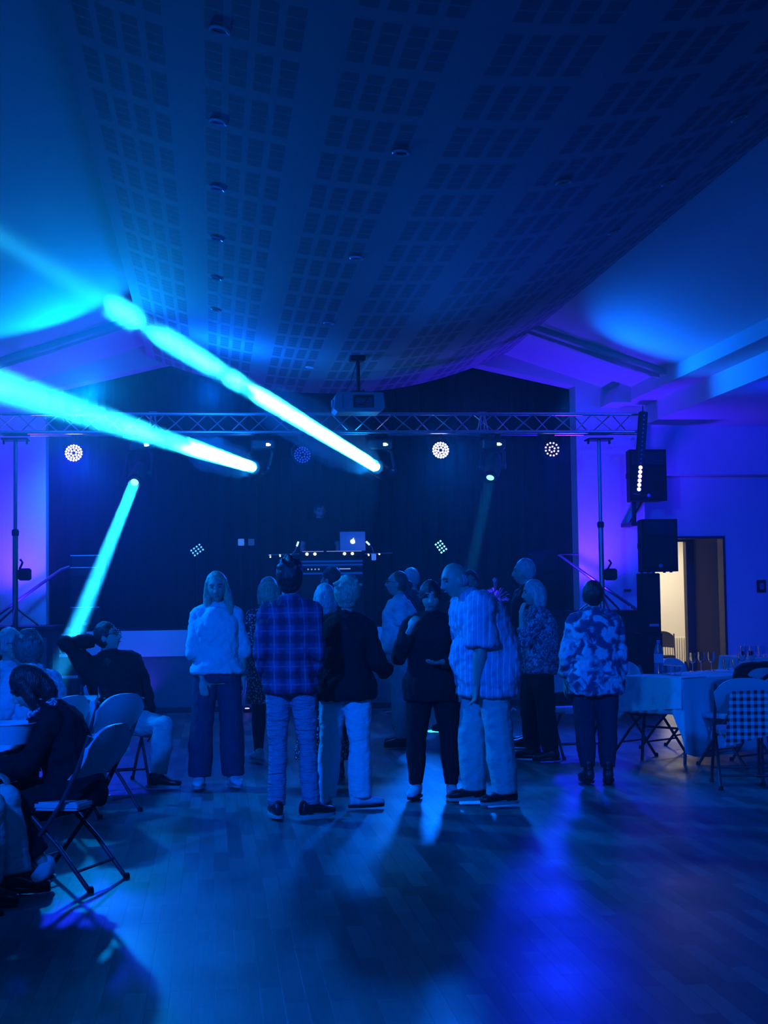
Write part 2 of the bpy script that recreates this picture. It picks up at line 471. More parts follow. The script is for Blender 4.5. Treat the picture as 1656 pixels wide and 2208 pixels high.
# curtains: back drape and two wings, in folds
def curtain(x0, x1, y, z0, z1, nm, lab, along='x', amp=.07, per=.26):
    n = int((x1-x0)/per*10); vs = []; fs = []
    for i in range(n+1):
        x = x0+(x1-x0)*i/n; d = amp*math.sin(2*PI*(x/per)) + .3*amp*math.sin(x*5.1)
        p = (x, y+d) if along == 'x' else (y+d, x)
        q = (x, y+d+.02) if along == 'x' else (y+d+.02, x)
        vs += [(*p, z0), (*p, z1), (*q, z0), (*q, z1)]
    for i in range(n):
        a = i*4; b = a+4
        fs += [(a, b, b+1, a+1), (a+2, a+3, b+3, b+2), (a+1, b+1, b+3, a+3), (a, a+2, b+2, b)]
    fs += [(0, 1, 3, 2), (n*4, n*4+2, n*4+3, n*4+1)]
    o = MB().add(vs, fs).build(nm, M_CURT, None, True)
    return tag(o, lab, 'curtain')
XA, XB = OL-.25, OR+.1
curtain(XA, XB, 23.3, SZ, 5.3, 'curtain', 'wide black pleated drape across the back of the stage')
curtain(20.7, 23.2, XA, SZ, 5.3, 'curtain', 'black pleated side drape at the left end of the stage', 'y')
curtain(20.7, 23.2, XB, SZ, 5.3, 'curtain', 'black pleated side drape at the right end of the stage', 'y')
curtain(at(985, 1100, Y=21.6).x, at(1250, 1100, Y=21.6).x, 22.4, SZ, 5.3, 'curtain', 'black pleated wing drape behind the right stage loudspeaker', amp=.06, per=.22)
struct(MB().box(XA-.1, XB+.1, GY+T, 23.6, 5.3, 5.4).box(XA-.1, XB+.1, 23.45, 23.55, 0, 5.3).box(XB+.08, XB+.12, GY+T, 23.5, 0, 5.3).box(XA-.12, XA-.08, GY+T, 23.5, 0, 5.3).build('wall_stage', W_DARK))

# side platforms in front of the piers, with cabinet fronts
bl = at(118, 1400, Y=18.45).x; zL = at(60, 1351, Y=18.45).z
o = thing('platform', (bl-1.2, 18.45, 0), 0, 'dark waist high platform block carrying the left truss stand', 'platform')
MB().bbox(-1.0, 1.2, 0, SY-18.45-.04, zL-.05, zL, .01).build('top', M_STAGE, o)
MB().box(-.98, 1.17, .03, SY-18.45-.06, 0, zL-.05).build('cabinet', M_STAGE, o)
MB().bbox(.9, 1.1, .012, .03, .3, zL-.14, .004).build('door', mat('cabinet_panel', (.14, .15, .18), .5), o)
br_ = at(1215, 1400, Y=18.45).x; br2 = at(1392, 1400, Y=18.45).x; zR = at(1340, 1316, Y=18.45).z
o = thing('platform', ((br_+br2)/2, 18.45, 0), 0, 'black waist high platform block carrying the right truss stand', 'platform')
hw = (br2-br_)/2
MB().bbox(-hw, hw, 0, SY-18.45-.04, zR-.05, zR, .01).build('top', M_BLK, o)
MB().box(-hw+.02, hw-.02, .03, SY-18.45-.06, 0, zR-.05).build('cabinet', M_BLK, o)
hx = at(1341, 1340, Y=18.45).x-(br_+br2)/2
MB().box(hx-.008, hx+.008, -.005, .03, zR-.25, zR-.11).build('handle', M_ALU, o)
# small stair between the left platform and the stage
o = thing('stage_steps', (at(150, 1400, Y=SY).x, SY-.05, 0), 0, 'short dark steps with pale edges up to the stage by the left platform', 'steps')
xw = (at(184, 1400, Y=SY).x-at(120, 1400, Y=SY).x)/2
for i in range(4):
    z = SZ-.02-(i)*SZ/4.2; y = -.02-.22*i
    MB().box(-xw, xw-.02, y-.22, y, 0, z).build('step', M_STAGE, o)
    MB().box(-xw, xw-.02, y-.228, y-.218, z-.03, z+.003).build('nosing', M_BAND, o)

# handrails of the side stairs
def rail(pts, lab, nm='handrail'):
    o = MB(); o.tube(pts, .022, 8)
    for q in (pts[-1], pts[-1]*.75+pts[-2]*.25): o.tube([(q.x, q.y, 0), (q.x, q.y, q.z)], .018, 8)
    o = o.build(nm, M_STEEL, None, True)
    return tag(o, lab, 'handrail')
rail([at(1246, 1195, Y=20.05), at(1204, 1196, Y=20.05), at(1300, 1264, Y=19.95), at(1378, 1318, Y=19.9)], 'grey tubular handrail sloping down across the right pier')
rail([at(150, 1222, Y=20.05), at(132, 1228, Y=20.05), at(45, 1290, Y=19.95), at(-30, 1345, Y=19.9)], 'dark tubular handrail sloping down across the left pier')

# ---------------------------------------------------------------- truss and its stands
tzb = at(700, 934, Y=TY).z; tzt = at(700, 893, Y=TY).z
tx0, tx1 = -3.2, at(1380, 900, Y=TY).x
zs = (at(1380, 930, Y=TY).z-at(100, 936, Y=TY).z)
o = thing('lighting_truss', ((tx0+tx1)/2, TY, tzb), 0, 'long aluminium lattice truss spanning the front of the stage', 'truss')
hl = (tx1-tx0)/2
MB().tube([(-hl, 0, tzt-tzb), (hl, 0, tzt-tzb)], .024, 10).build('top_chord', M_ALU, o, True)
for y in (-.11, .11): MB().tube([(-hl, y, 0), (hl, y, 0)], .024, 10).build('bottom_chord', M_ALU, o, True)
br1 = MB(); n = int(2*hl/.26)
for k in range(n):
    a = -hl+.04+k*.26; b = a+.26
    for y, ph in ((-.11, 0), (.11, 1)):
        up = (k+ph) % 2 == 0
        br1.tube([(a, y, .0) if up else (a, 0, tzt-tzb), (b, 0, tzt-tzb) if up else (b, y, 0)], .009, 6)
br1.build('bracing', M_ALU, o, True)
b2 = MB()
for k in range(int(2*hl/.52)):
    a = -hl+.04+k*.52
    b2.tube([(a, -.11, 0), (a+.26, .11, 0)], .008, 6); b2.tube([(a+.26, .11, 0), (a+.52, -.11, 0)], .008, 6)
b2.build('base_bracing', M_ALU, o, True)
jn = MB()
for x in (at(1040, 900, Y=TY).x, at(330, 900, Y=TY).x):
    q = x-(tx0+tx1)/2
    for dx in (-.05, .05):
        for y in (-.11, .11): jn.tube([(q+dx, y, 0), (q+dx*.4, 0, tzt-tzb)], .011, 6)
    for y in (-.11, .11): jn.tube([(q-.06, y, 0), (q+.06, y, 0)], .033, 10)
    jn.tube([(q-.05, 0, tzt-tzb), (q+.05, 0, tzt-tzb)], .033, 10)
    jn.build('joint', M_ALU, o, True); jn = MB()

def lift_stand(px, pyb, zbase, lab, mirror=1):
    top = at(px, 944, Y=TY); o = thing('truss_stand', (top.x, TY, zbase), 0, lab, 'stand')
    h = top.z-zbase
    MB().tube([(0, 0, .0), (0, 0, h*.5)], .034, 12).build('outer_tube', M_STEEL, o, True)
    MB().tube([(0, 0, h*.45), (0, 0, h-.02)], .024, 12).build('inner_tube', M_STEEL, o, True)
    MB().lathe([(.04, h*.5-.05), (.045, h*.5-.03), (.045, h*.5+.01), (.034, h*.5+.03)], 14).build('collar', M_BLK, o, True)
    MB().bbox(-.16, .16, -.14, .14, h-.035, h-.012, .005).box(-.15, -.13, -.02, .02, h-.08, h-.03).box(.13, .15, -.02, .02, h-.08, h-.03).build('support_fork', M_BLK, o)
    wz = at(px, 1238, Y=TY).z-zbase
    w_ = MB().bbox(.04*mirror if mirror > 0 else -.19, .19 if mirror > 0 else -.04, -.07, .07, wz-.08, wz+.07, .02).build('winch', M_BLK, o, True)
    MB().tube([(.06*mirror, -.06, wz+.06), (.10*mirror, -.10, wz+.14), (.07*mirror, -.10, wz+.18)], .014, 8).build('crank', M_BLK, o, True)
    for a in (30, 150, 270):
        c, s = math.cos(math.radians(a)), math.sin(math.radians(a))
        MB().tube([(0.02*c, .02*s, .22), (.30*c, .30*s, .012)], .014, 8).build('leg', M_STEEL, o, True)
    return o
lift_stand(1291, 1310, zR, 'steel lift stand holding the right end of the truss')
lift_stand(33, 1350, zL, 'steel lift stand holding the left end of the truss')

# ---------------------------------------------------------------- lamps on the truss
E_PAR = em('par_led', (.55, .48, 1.0), 9)
E_PAR2 = em('par_led_mid', (.55, .4, 1.0), 3.5)
E_PARD = em('par_led_dim', (.02, .05, 1.0), .7)
def par(p, E, lab, soft):
    o = thing('par_can', p, 0, lab, 'stage light', 'LED par cans on the truss')
    R = Matrix.Rotation(math.radians(90-6), 4, 'X')
    MB().lathe([(.07,-.20),(.10,-.16),(.115,-.05),(.118,.0),(.112,.006)], 28, R).build('housing', M_BLK, o, True)
    led = MB()
    pos = [(0, 0)] if not soft else []
    for rr, k in (((.034, 6), (.066, 12), (.095, 18)) if soft or E is E_PARD else ((.036, 6), (.084, 12))): pos += [(rr*math.cos(2*PI*i/k+rr*9), rr*math.sin(2*PI*i/k+rr*9)) for i in range(k)]
    if not soft: pos = pos[1:]
    for a, b in pos: led.lathe([(.0125 if soft else .0115, .006), (.0125 if soft else .0115, .012), (.006, .016), (.0005, .017)], 10, R @ Matrix.Translation((a, b, 0)))
    led.build('led_cluster', E, o, True)
    MB().lathe([(.111,.002),(.001,.004)], 28, R).build('reflector_plate', M_PLAS, o, True)
    top = tzb - p.z
    yk = MB().tube([(-.125, .05, 0), (-.13, .05, .09), (-.06, .03, .15), (.06, .03, .15), (.13, .05, .09), (.125, .05, 0)], .009, 6, flat=1.6)
    yk.build('yoke', M_BLK, o, True)
    MB().tube([(0, .03, .15), (0, -.0, top-.06)], .012, 8).tube([(0, -.06, top-.045), (0, .06, top-.045)], .03, 10).build('clamp', M_BLK, o, True)
    return o
par(PARS[0][0], E_PAR, 'glowing round LED lamp at the far left of the truss', True)
par(PARS[1][0], E_PARD, 'unlit round LED lamp right of the left pair of moving lights', False)
par(PARS[2][0], E_PAR, 'brightest round LED lamp, right of the projector', True)
par(PARS[3][0], E_PAR2, 'round LED lamp with separate dots near the right stand', False)

E_LENS = em('beam_lens', (.6, .95, 1.0), 3)
E_LENS2 = em('beam_lens_soft', (.35, .85, 1.0), 1.5)
E_DISP = em('lamp_display', (.6, .95, 1.0), 5)
M_HEADP = mat('moving_head_shell', (.05, .05, .06), .35)
def moving_head(k, basepx, E, lab):
    lens, tgt = LENS[k]; d = (tgt-lens).normalized()
    bx = at(basepx, 960, Y=TY).x; bz = tzb-.16
    o = thing('moving_head_light', (bx, TY, bz), 0, lab, 'stage light')
    MB().bbox(-.15, .15, -.13, .13, -.06, .07, .02).build('base', M_HEADP, o)
    MB().box(.035, .075, -.134, -.129, -.015, .02).box(.080, .092, -.134, -.129, -.010, .010).build('display', E_DISP, o)
    for s in (-1, 1): MB().tube([(s*.07, 0, .07), (s*.07, 0, .13)], .014, 8).tube([(s*.07, -.05, .15), (s*.07, .05, .15)], .032, 10).build('clamp', M_BLK, o, True)
    pivot = lens - d*.20
    pz_ = pivot.z-bz; px_ = pivot.x-bx; py_ = pivot.y-TY
    side = d.cross(Vector((0,0,1))).normalized()
    yk = MB()
    for s in (-1, 1):
        a = Vector((px_, py_, pz_)) + side*s*.155
        yk.tube([Vector((0,0,-.05))+side*s*.10, Vector((px_*.4, py_*.4, -.09))+side*s*.15, a+Vector((0,0,.03)), a-Vector((0,0,.03))], .03, 8, radii=[.034,.034,.032,.028], flat=.6)
        yk.lathe([(.04,-.02),(.045,0),(.04,.02)], 14, frame(a, side))
    yk.build('yoke', M_HEADP, o, True)
    Mh = frame(Vector((px_, py_, pz_)), d)
    MB().lathe([(.05,-.19),(.085,-.17),(.105,-.08),(.112,.05),(.108,.12),(.092,.17),(.090,.198),(.080,.20)], 24, Mh).build('head', M_HEADP, o, True)
    MB().lathe([(.080,.190),(.06,.198),(.03,.204),(.001,.206)], 24, Mh).build('lens', E, o, True)
    MB().lathe([(.094,.165),(.099,.170),(.099,.20),(.092,.203)], 24, Mh, cap=False).build('lens_ring', M_BLK, o, True)
    return o
moving_head(0, 567, E_LENS, 'moving light with a round lens throwing the long beam to the left')
moving_head(1, 818, E_LENS, 'moving light throwing the brightest white beam up past the projector')
moving_head(2, 306, E_LENS2, 'tilted moving light throwing a beam down behind the seated man')
moving_head(3, 1062, E_LENS2, 'moving light between two round lamps with its lens glowing downward')

# LED batten hanging at the right end of the truss
p0, p1 = at(1387, 888, Y=TY-.17), at(1372, 1100, Y=TY-.17)
d = (p1-p0); ln = d.length; M = frame(p0, d) 
o = thing('led_batten', p0, 0, 'upright LED batten with six glowing dots at the truss end', 'light bar')
R = M.copy(); R.translation = (0, 0, 0)
side_fix = R
MB().bbox(-.055, .055, -.05, .05, 0, ln*.84, .01, M=R).build('housing', M_BLK, o)

fx = R.to_3x3()
# front of the bar = the side towards -Y
cand = [(fx @ Vector(v), v) for v in ((1,0,0),(-1,0,0),(0,1,0),(0,-1,0))]
fr = min(cand, key=lambda q: q[0].y)[0]
E_BAT = em('batten_led', (.75, .50, 1.0), 3)
for i in range(18):
    t = .05+i*.0525; c = d.normalized()*(t*ln*.84) + fr*.052
    MB().lathe([(.026 if i >= 12 else .013, -.004), (.026 if i >= 12 else .013, .004), (.008, .010), (.0005, .011)], 12, frame(c, fr)).build('led', E_BAT if i >= 12 else M_GLS, o, True)
MB().tube([(0, .02, -.02), (0, .17, -.03)], .02, 8).tube([(0, .12, -.13), (0.0, .22, -.2)], .012, 6).build('bracket', M_BLK, o, True)
spot('batten_glow', p0 + d*.72 + Vector((0, -.08, 0)), p0 + d*.72 + Vector((0, -3, -.5)), VIOLET, 12, 120, 1, .05)

# ---------------------------------------------------------------- loudspeakers
def speaker(w_, h_, dp, loc, rz, lab, horn=True, feet=True):
    o = thing('loudspeaker', loc, rz, lab, 'loudspeaker')
    b = .02
    poly = [(-w_/2, 0), (w_/2, 0), (w_/2-.05, dp), (-w_/2+.05, dp)]
    MB().prism(poly, 0, h_, 'z').build('cabinet', M_PLAS, o)
    MB().bbox(-w_/2+.02, w_/2-.02, -.014, .0, .04, h_*.66, .006).build('grille', M_GRIL, o)
    if horn:
        MB().bbox(-w_/2+.03, w_/2-.03, -.012, -.0, h_*.70, h_-.03, .006).build('horn', M_BLK, o)
        MB().lathe([(.05,0),(.05,.004),(.03,.006),(.001,.006)], 16, Matrix.Translation((0, -.015, .07)) @ Matrix.Rotation(PI/2, 4, 'X') @ Matrix.Scale(.5, 4)).build('badge', M_STEEL, o)
    hd = MB()
    for s in (-1, 1): hd.box(s*(w_/2-.012)-.01, s*(w_/2-.012)+.01, dp*.35, dp*.6, h_*.45, h_*.55)
    hd.build('handle', M_BLK, o)
    if feet:
        f_ = MB()
        for sx_ in (-1, 1):
            for y in (.04, dp-.05): f_.lathe([(.018,-.012),(.02,0)], 10, Matrix.Translation((sx_*(w_/2-.08), y, 0)))
        f_.build('rubber_feet', M_BLK, o)
    return o
Yp = 17.6
a, b = at(1386, 1235, Y=Yp), at(1460, 1121, Y=Yp)
speaker(b.x-a.x, b.z-a.z, .36, ((a.x+b.x)/2, Yp, a.z+.012), 0, 'black loudspeaker on top of the tall black column by the doorway')
# the column it stands on
cx0, cx1 = at(1389, 1300, Y=Yp).x, at(1428, 1300, Y=Yp).x
o = thing('speaker_column', ((cx0+cx1)/2, Yp+.06, 0), 0, 'tall slim black column with a pale handle under the loudspeaker', 'speaker stand')
hw = (cx1-cx0)/2
MB().bbox(-hw, hw, 0, .26, 1.0, a.z-.005, .01).build('upper_column', M_PLAS, o)
MB().bbox(-hw-.10, hw-.0, -.04, .34, .0, 1.0, .01).build('lower_cabinet', M_PLAS, o)
hz_ = at(1408, 1348, Y=Yp).z
MB().bbox(-.05, .07, -.055, -.04, hz_-.015, hz_+.015, .004).build('handle', mat('grey_handle', (.35, .36, .4), .5), o)
# upper loudspeaker on a wall bracket
Yu = 19.6
a, b = at(1359, 1080, Y=Yu), at(1436, 969, Y=Yu)
speaker(b.x-a.x, b.z-a.z, .34, ((a.x+b.x)/2, Yu, a.z), 0, 'black loudspeaker hung on the right pier behind the LED batten', feet=False)
pz0 = at(1374, 1128, Y=Yu)
o = tag(MB().tube([(pz0.x, Yu+.14, pz0.z), (pz0.x, Yu+.14, a.z)], .03, 10).box(pz0.x-.06, pz0.x+.06, Yu+.08, GY, pz0.z-.03, pz0.z+.02).tube([(pz0.x+.01, Yu+.45, pz0.z), (pz0.x+.12, Yu+.16, a.z)], .014, 8).build('wall_bracket', M_BLK, None), 'short black wall bracket under the upper right loudspeaker', 'bracket')
# stage monitors
Ys = 21.2
a, b = at(1133, 1250, Y=Ys), at(1203, 1122, Y=Ys)
speaker(b.x-a.x, 1.05, .42, ((a.x+b.x)/2, Ys, SZ+.012+(a.z-SZ-.9 if a.z-SZ > .95 else 0)), 0, 'tall black loudspeaker standing at the right of the stage')
a2 = at(150, 1260, Y=Ys); b2_ = at(216, 1146, Y=Ys)
o = speaker(b2_.x-a2.x, 1.05, .42, ((a2.x+b2_.x)/2, Ys, SZ+.012), 0, 'tall black loudspeaker with pale trim at the left of the stage')
for z in (.30, .86, 1.03):
    MB().box(-.20, .20, -.022, -.012, z-.006, z+.006).build('trim_strip', M_ALU, o)

# ---------------------------------------------------------------- DJ desk
DY = 20.9
dx = at(716, 1200, Y=DY).x
zt = at(716, 1186, Y=DY).z
o = thing('dj_desk', (dx, DY, SZ), 0, 'black equipment rack and desk in front of the disc jockey', 'desk')
wh = (at(784, 1200, Y=DY).x-at(650, 1200, Y=DY).x)/2
H_ = zt-SZ
MB().box(-wh, wh, .0, .5, 0, H_-.1).build('rack', M_BLK, o)
MB().bbox(-wh-.02, wh+.02, -.03, .55, H_-.10, H_-.02, .01).build('desk_top', M_PLAS, o)
for i, z in enumerate((H_-.16, H_-.21, H_-.33)):
    MB().box(-wh+.01, wh-.01, -.012, .0, z-.012, z+.012).build('rack_shelf_edge', M_STEEL, o)
r_ = MB()
for i in range(4): r_.lathe([(.012,0),(.012,.012),(.001,.014)], 10, frame((-wh+.10+i*.05, -.0, H_-.27), (0,-1,0)))
r_.box(.10, .26, -.006, 0, H_-.275, H_-.26).build('rack_knob_row', em('rack_indicator', (.3, .5, 1), .7), o)
for q in (-wh+.02, -wh+.36, .12): MB().box(q, q+.30, -.034, -.026, H_-.024, H_-.014).build('edge_strip', em('edge_strip', (.35, .5, 1), .5), o)
for px in (662, 679, 743, 760):
    q = at(px, 1192, Y=DY-.04).x-dx
    MB().lathe([(.020,0),(.018,.012),(.001,.02)], 12, frame((q, -.03, H_-.055), (0,-1,0))).build('indicator_lamp', em('indicator_lamp', (.9, 1, 1), 9), o)
for s, (pa, pb) in ((-1, (577, 648)), (1, (786, 846))):
    qa, qb = at(pa, 1193, Y=DY).x-dx, at(pb, 1193, Y=DY).x-dx
    m_ = MB().tube([(qa, 0, H_-.06), (qb, 0, H_-.05)], .010, 8); m_.build('side_rail', M_ALU, o, True)
for px, py in ((583, 1201), (604, 1199), (818, 1195), (795, 1197)):
    q = at(px, py, Y=DY-.03); MB().lathe([(.011,0),(.009,.008),(.001,.012)], 10, frame((q.x-dx, -.03, q.z-SZ), (0,-1,0))).build('led_dot', em('led_dot', (.8, .95, 1), 5), o)
# gooseneck lamps
def goose(base, pts, lab):
    b = at(*base, Y=DY-.04); o = thing('gooseneck_lamp', b, 0, lab, 'lamp', 'gooseneck lamps on the DJ desk')
    P_ = [at(*q, Y=DY-.04)-b for q in pts]
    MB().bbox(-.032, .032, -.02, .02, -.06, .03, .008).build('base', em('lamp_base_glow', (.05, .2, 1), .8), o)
    MB().tube(P_, .006, 8).build('neck', M_ALU, o, True)
    dd = (P_[-1]-P_[-2]).normalized()
    MB().tube([P_[-1], P_[-1]+dd*.07], .014, 10).build('lamp_head', em('goose_head', (.5, .75, 1), 1.6), o, True)
    return o
goose((623, 1199), [(628, 1196), (637, 1187), (640, 1178)], 'bent gooseneck lamp at the left of the DJ desk')
goose((806, 1199), [(806, 1193), (802, 1180), (797, 1175)], 'bent gooseneck lamp to the right of the laptop')
# laptop
lp = at(761, 1181, Y=DY+.12)
o = thing('laptop', (lp.x, DY+.12, zt-.01), 0, 'open silver laptop with a glowing fruit emblem on its lid', 'laptop')
lw = (at(788, 1160, Y=DY).x-at(733, 1160, Y=DY).x)/2; lh = lp.z*0 + (at(760, 1145, Y=DY).z-zt)+.01
R = Matrix.Rotation(math.radians(-8), 4, 'X')
M_LID = mat('laptop_lid', (.72, .74, .78), .45, .1)
MB().bbox(-lw, lw, -.006, .006, .0, lh, .004, R).build('lid', M_LID, o)
MB().bbox(-lw, lw, .01, .25, -.0, .014, .004).build('keyboard_base', M_LID, o)
E_LOGO = em('lid_emblem', (.75, 1, 1), 6)
lg = MB(); c = Vector((0, -.008, lh*.48))
pts = []
for i in range(40):
    a = 2*PI*i/40; r = .030*(1+.06*math.cos(2*a)-.10*math.exp(-((a-PI/2)**2)/.08)-.05*math.exp(-((a-3*PI/2)**2)/.05))
    x, z = r*math.cos(a), r*1.02*math.sin(a)
    if (x-.036)**2+(z-.004)**2 < .013**2:
        k = math.atan2(z-.004, x-.036); x, z = .036+.013*math.cos(k), .004+.013*math.sin(k)
    pts.append((x, z+c.z))
lg.prism(pts, -.0095, -.0065, 'y', R)
lg.prism([(.002, c.z+.032), (.006, c.z+.042), (.016, c.z+.050), (.012, c.z+.040)], -.0095, -.0065, 'y', R)
lg.build('emblem', E_LOGO, o)

# small LED floor heads on stage stands
def ledpanel(px, py, Y_, tilt, lab, E):
    p = at(px, py, Y=Y_); o = thing('led_panel_light', (p.x, p.y, SZ), 0, lab, 'stage light')
    z = p.z-SZ
    R = Matrix.Translation((0, 0, z)) @ Matrix.Rotation(math.radians(tilt), 4, 'Y')
    MB().bbox(-.10, .10, .01, .09, -.07, .07, .01, R).build('housing', M_BLK, o)
    l_ = MB()
    for i in range(4):
        for j in range(3): l_.lathe([(.014,0),(.012,.006),(.001,.01)], 10, R @ frame((-.072+.048*i, .008, -.044+.044*j), (0,-1,0)))
    l_.build('leds', E, o, True)
    MB().tube([(0, .05, 0.02), (0, .05, z-.07)], .014, 8).build('stand_pole', M_BLK, o, True)
    for a in (90, 210, 330): MB().tube([(0, .05, .3), (.28*math.cos(math.radians(a)), .05+.28*math.sin(math.radians(a)), .012)], .01, 6).build('leg', M_BLK, o, True)
    return o
E_LP = em('panel_led', (.12, .55, 1), 1.6)
ledpanel(425, 1186, 21.6, -35, 'small tilted LED panel light at the left of the stage', E_LP)
ledpanel(951, 1179, 21.6, 55, 'small tilted LED panel light right of the DJ desk', em('panel_led_bright', (.2, .75, 1), 3))
for px, lab in ((520, 'left of a pair of small square lamps on the stage'), (542, 'right of a pair of small square lamps on the stage')):
    p = at(px, 1169, Y=21.8); o = thing('stage_lamp', (p.x, 21.8, SZ), 0, lab, 'stage light')
    MB().bbox(-.045, .045, 0, .06, p.z-SZ-.05, p.z-SZ+.05, .008).build('head', em('small_lamp_face', (.05, .25, 1), .8 if px == 520 else .15), o)
    MB().tube([(0, .03, 0), (0, .03, p.z-SZ-.05)], .010, 8).build('pole', M_BLK, o, True)

# plant on the stage edge
pp = at(1066, 1300, Y=SY+.45)
o = thing('potted_plant', (pp.x, SY+.45, SZ), 0, 'leafy potted plant tinged violet at the right of the stage edge', 'plant')
MB().lathe([(.09,0),(.13,pp.z-SZ-.04),(.145,pp.z-SZ),(.13,pp.z-SZ)], 20).build('pot', M_PLAS, o, True)
M_LEAF = mat('leaf', (.45, .42, .5), .4)
lf = MB(); rr = random.Random(4)
for i in range(80):
    a = rr.uniform(0, 2*PI); e = rr.uniform(.1, 1.2); L_ = rr.uniform(.10, .20)
    if i < 6: e = 1.45; L_ = .30
    b = Vector((0, 0, pp.z-SZ)); t = Vector((math.cos(a)*math.cos(e), math.sin(a)*math.cos(e), math.sin(e)))
    m0 = b + t*L_; s_ = t.cross(Vector((0,0,1))).normalized()*.022; dn = Vector((0,0,-.03))
    tip = m0 + t*.085+dn
    lf.tube([b, m0], .003, 4)
    lf.add([m0-t*.02, m0+t*.025+s_, tip, m0+t*.025-s_, m0+t*.03+Vector((0,0,.012)), m0+t*.03-Vector((0,0,.004))], [(0,1,4),(1,2,4),(2,3,4),(3,0,4),(1,0,5),(2,1,5),(3,2,5),(0,3,5)])
lf.build('foliage', M_LEAF, o)
spot('plant_glow', (pp.x-.2, SY+.1, SZ+.15), (pp.x, SY+.5, pp.z+.15), VIOLET, 24, 90, .8, .03)

# ---------------------------------------------------------------- projector under the panel
PYJ = 16.9
pa, pb = at(722, 885, Y=PYJ), at(829, 850, Y=PYJ)
cxp = at(773, 870, Y=PYJ).x
o = thing('projector', (cxp, PYJ, at(775, 892, Y=PYJ).z), 0, 'white ceiling projector hanging on a pole above the truss', 'projector')
M_PROJ = mat('projector_shell', (.35, .36, .38), .35)
hw = (pb.x-pa.x)/2; ph = at(775, 850, Y=PYJ).z-at(775, 892, Y=PYJ).z
MB().prism([(-hw-.01, .035), (-hw+.03, 0), (hw-.06, 0), (hw, .05), (hw-.02, ph-.01), (hw-.05, ph), (-hw+.04, ph), (-hw+.01, ph-.03)], -.18, .22).build('body', M_PROJ, o)
MB().bbox(-hw+.09, -hw+.095, -.19, -.18, .04, ph-.02, .001).build('panel_seam', M_BLK, o)
MB().bbox(-.08, .16, -.186, -.178, .05, ph-.03, .004).build('connector_panel', M_BLK, o)
vt = MB()
for i in range(6): vt.box(-.05+.0, .14, -.19, -.185, .06+i*.018, .066+i*.018)
vt.build('port_rows', M_STEEL, o)
MB().lathe([(.045,0),(.05,.02),(.04,.03)], 18, frame((-hw-.0, -.02, ph*.5), (-1,0,0))).build('lens', M_GLS, o, True)
MB().bbox(-.07, .07, -.07, .07, ph, ph+.035, .01).tube([(-.13,-.1,ph+.005),(0,0,ph+.03),(.13,.1,ph+.005)], .01, 6).tube([(.13,-.1,ph+.005),(0,0,ph+.03),(-.13,.1,ph+.005)], .01, 6).build('mount_plate', M_BLK, o)
ptop = panz(cxp)-o.location.z
MB().tube([(0,0,ph+.03),(0,0,ptop)], .022, 12).build('pole', M_BLK, o, True)
MB().bbox(-.10, .08, -.10, .06, ptop-.06, ptop-.002, .012).build('ceiling_bracket', M_BLK, o)
MB().tube([(-.02,-.1,ptop-.06),(-.10,-.12,ph+.12),(-.17,-.1,ph+.01),(-.1,-.19,ph*.6)], .004, 6).tube([(.05,-.03,ph+.05),(.10,-.20,ph*.8),(.03,-.21,.07),(-.03,-.2,.09)], .006, 6).build('cable', M_BLK, o, True)

# ---------------------------------------------------------------- things on the walls
p = at(1641, 1264, Y=AY)
o = thing('wall_switch', (p.x, AY-.001, p.z), 0, 'small dark framed switch plate on the blue wall at far right', 'switch')
MB().bbox(-.07, .07, -.02, 0, -.09, .09, .01).build('frame', M_BLK, o); MB().bbox(-.03, .035, -.027, -.02, -.05, .05, .004).build('rocker', mat('switch_rocker', (.3, .3, .33), .5), o)
p = at(1353, 1273, Y=GY)
tag(MB().bbox(p.x-.05, p.x+.05, GY-.02, GY, p.z-.015, p.z+.015, .004).tube([(p.x-.05, GY-.03, p.z), (p.x+.0, GY-.03, p.z-.01)], .006, 6).build('wall_hook', M_BLK, None), 'tiny dark hook bar on the right pier', 'hook')
p = at(1364, 957, Y=GY)
tag(MB().bbox(p.x-.03, p.x+.03, GY-.012, GY, p.z-.05, p.z+.05, .004).build('wall_plate', mat('wall_plate', (.6, .6, .66), .5), None), 'small pale plate on the right pier above the hung loudspeaker', 'wall plate')
# floor uplighter by the stage front
p = at(533, 1543, Y=SY-.22)
o = thing('floor_uplight', (p.x, SY-.22, 0), 0, 'small violet lamp on the floor at the stage front', 'floor light')
MB().bbox(-.05, .05, -.03, .05, 0, .05, .008).build('housing', M_BLK, o)
MB().lathe([(.030,.0),(.028,.008),(.001,.012)], 14, Matrix.Translation((0, .0, .05))).build('lens', em('uplight_lens', (.5, .2, 1), 4), o, True)
spot('stage_front_uplight', (p.x, SY-.22, .07), (p.x, SY, .75), (.06, .03, 1), 10, 100, 1, .02)
p = at(300, 1538, Y=SY-.22)
spot('stage_front_uplight_b', (p.x, SY-.22, .07), (p.x, SY, .9), (.06, .03, 1), 22, 100, 1, .02)
# cables along the stage foot
for i, (px0, px1) in enumerate(((832, 862), (1000, 1018), (1090, 1112))):
    a = at(px0, 1538, Z=.0); b = at(px1, 1534, Z=0)
    m = (a+b)/2
    o = MB().tube([(a.x, a.y, .012), (a.x*.6+b.x*.4, a.y+.05, .012), (b.x-.03, b.y+.02, .04), (b.x, b.y-.03, .02)], .010, 8).build('cable', M_BAND, None, True)
    tag(o, ['pale cable end on the floor left of the black clad woman', 'pale cable loop on the floor behind the striped shirt man', 'pale cable end on the floor right of the striped shirt man'][i], 'cable', 'cables at the stage foot')

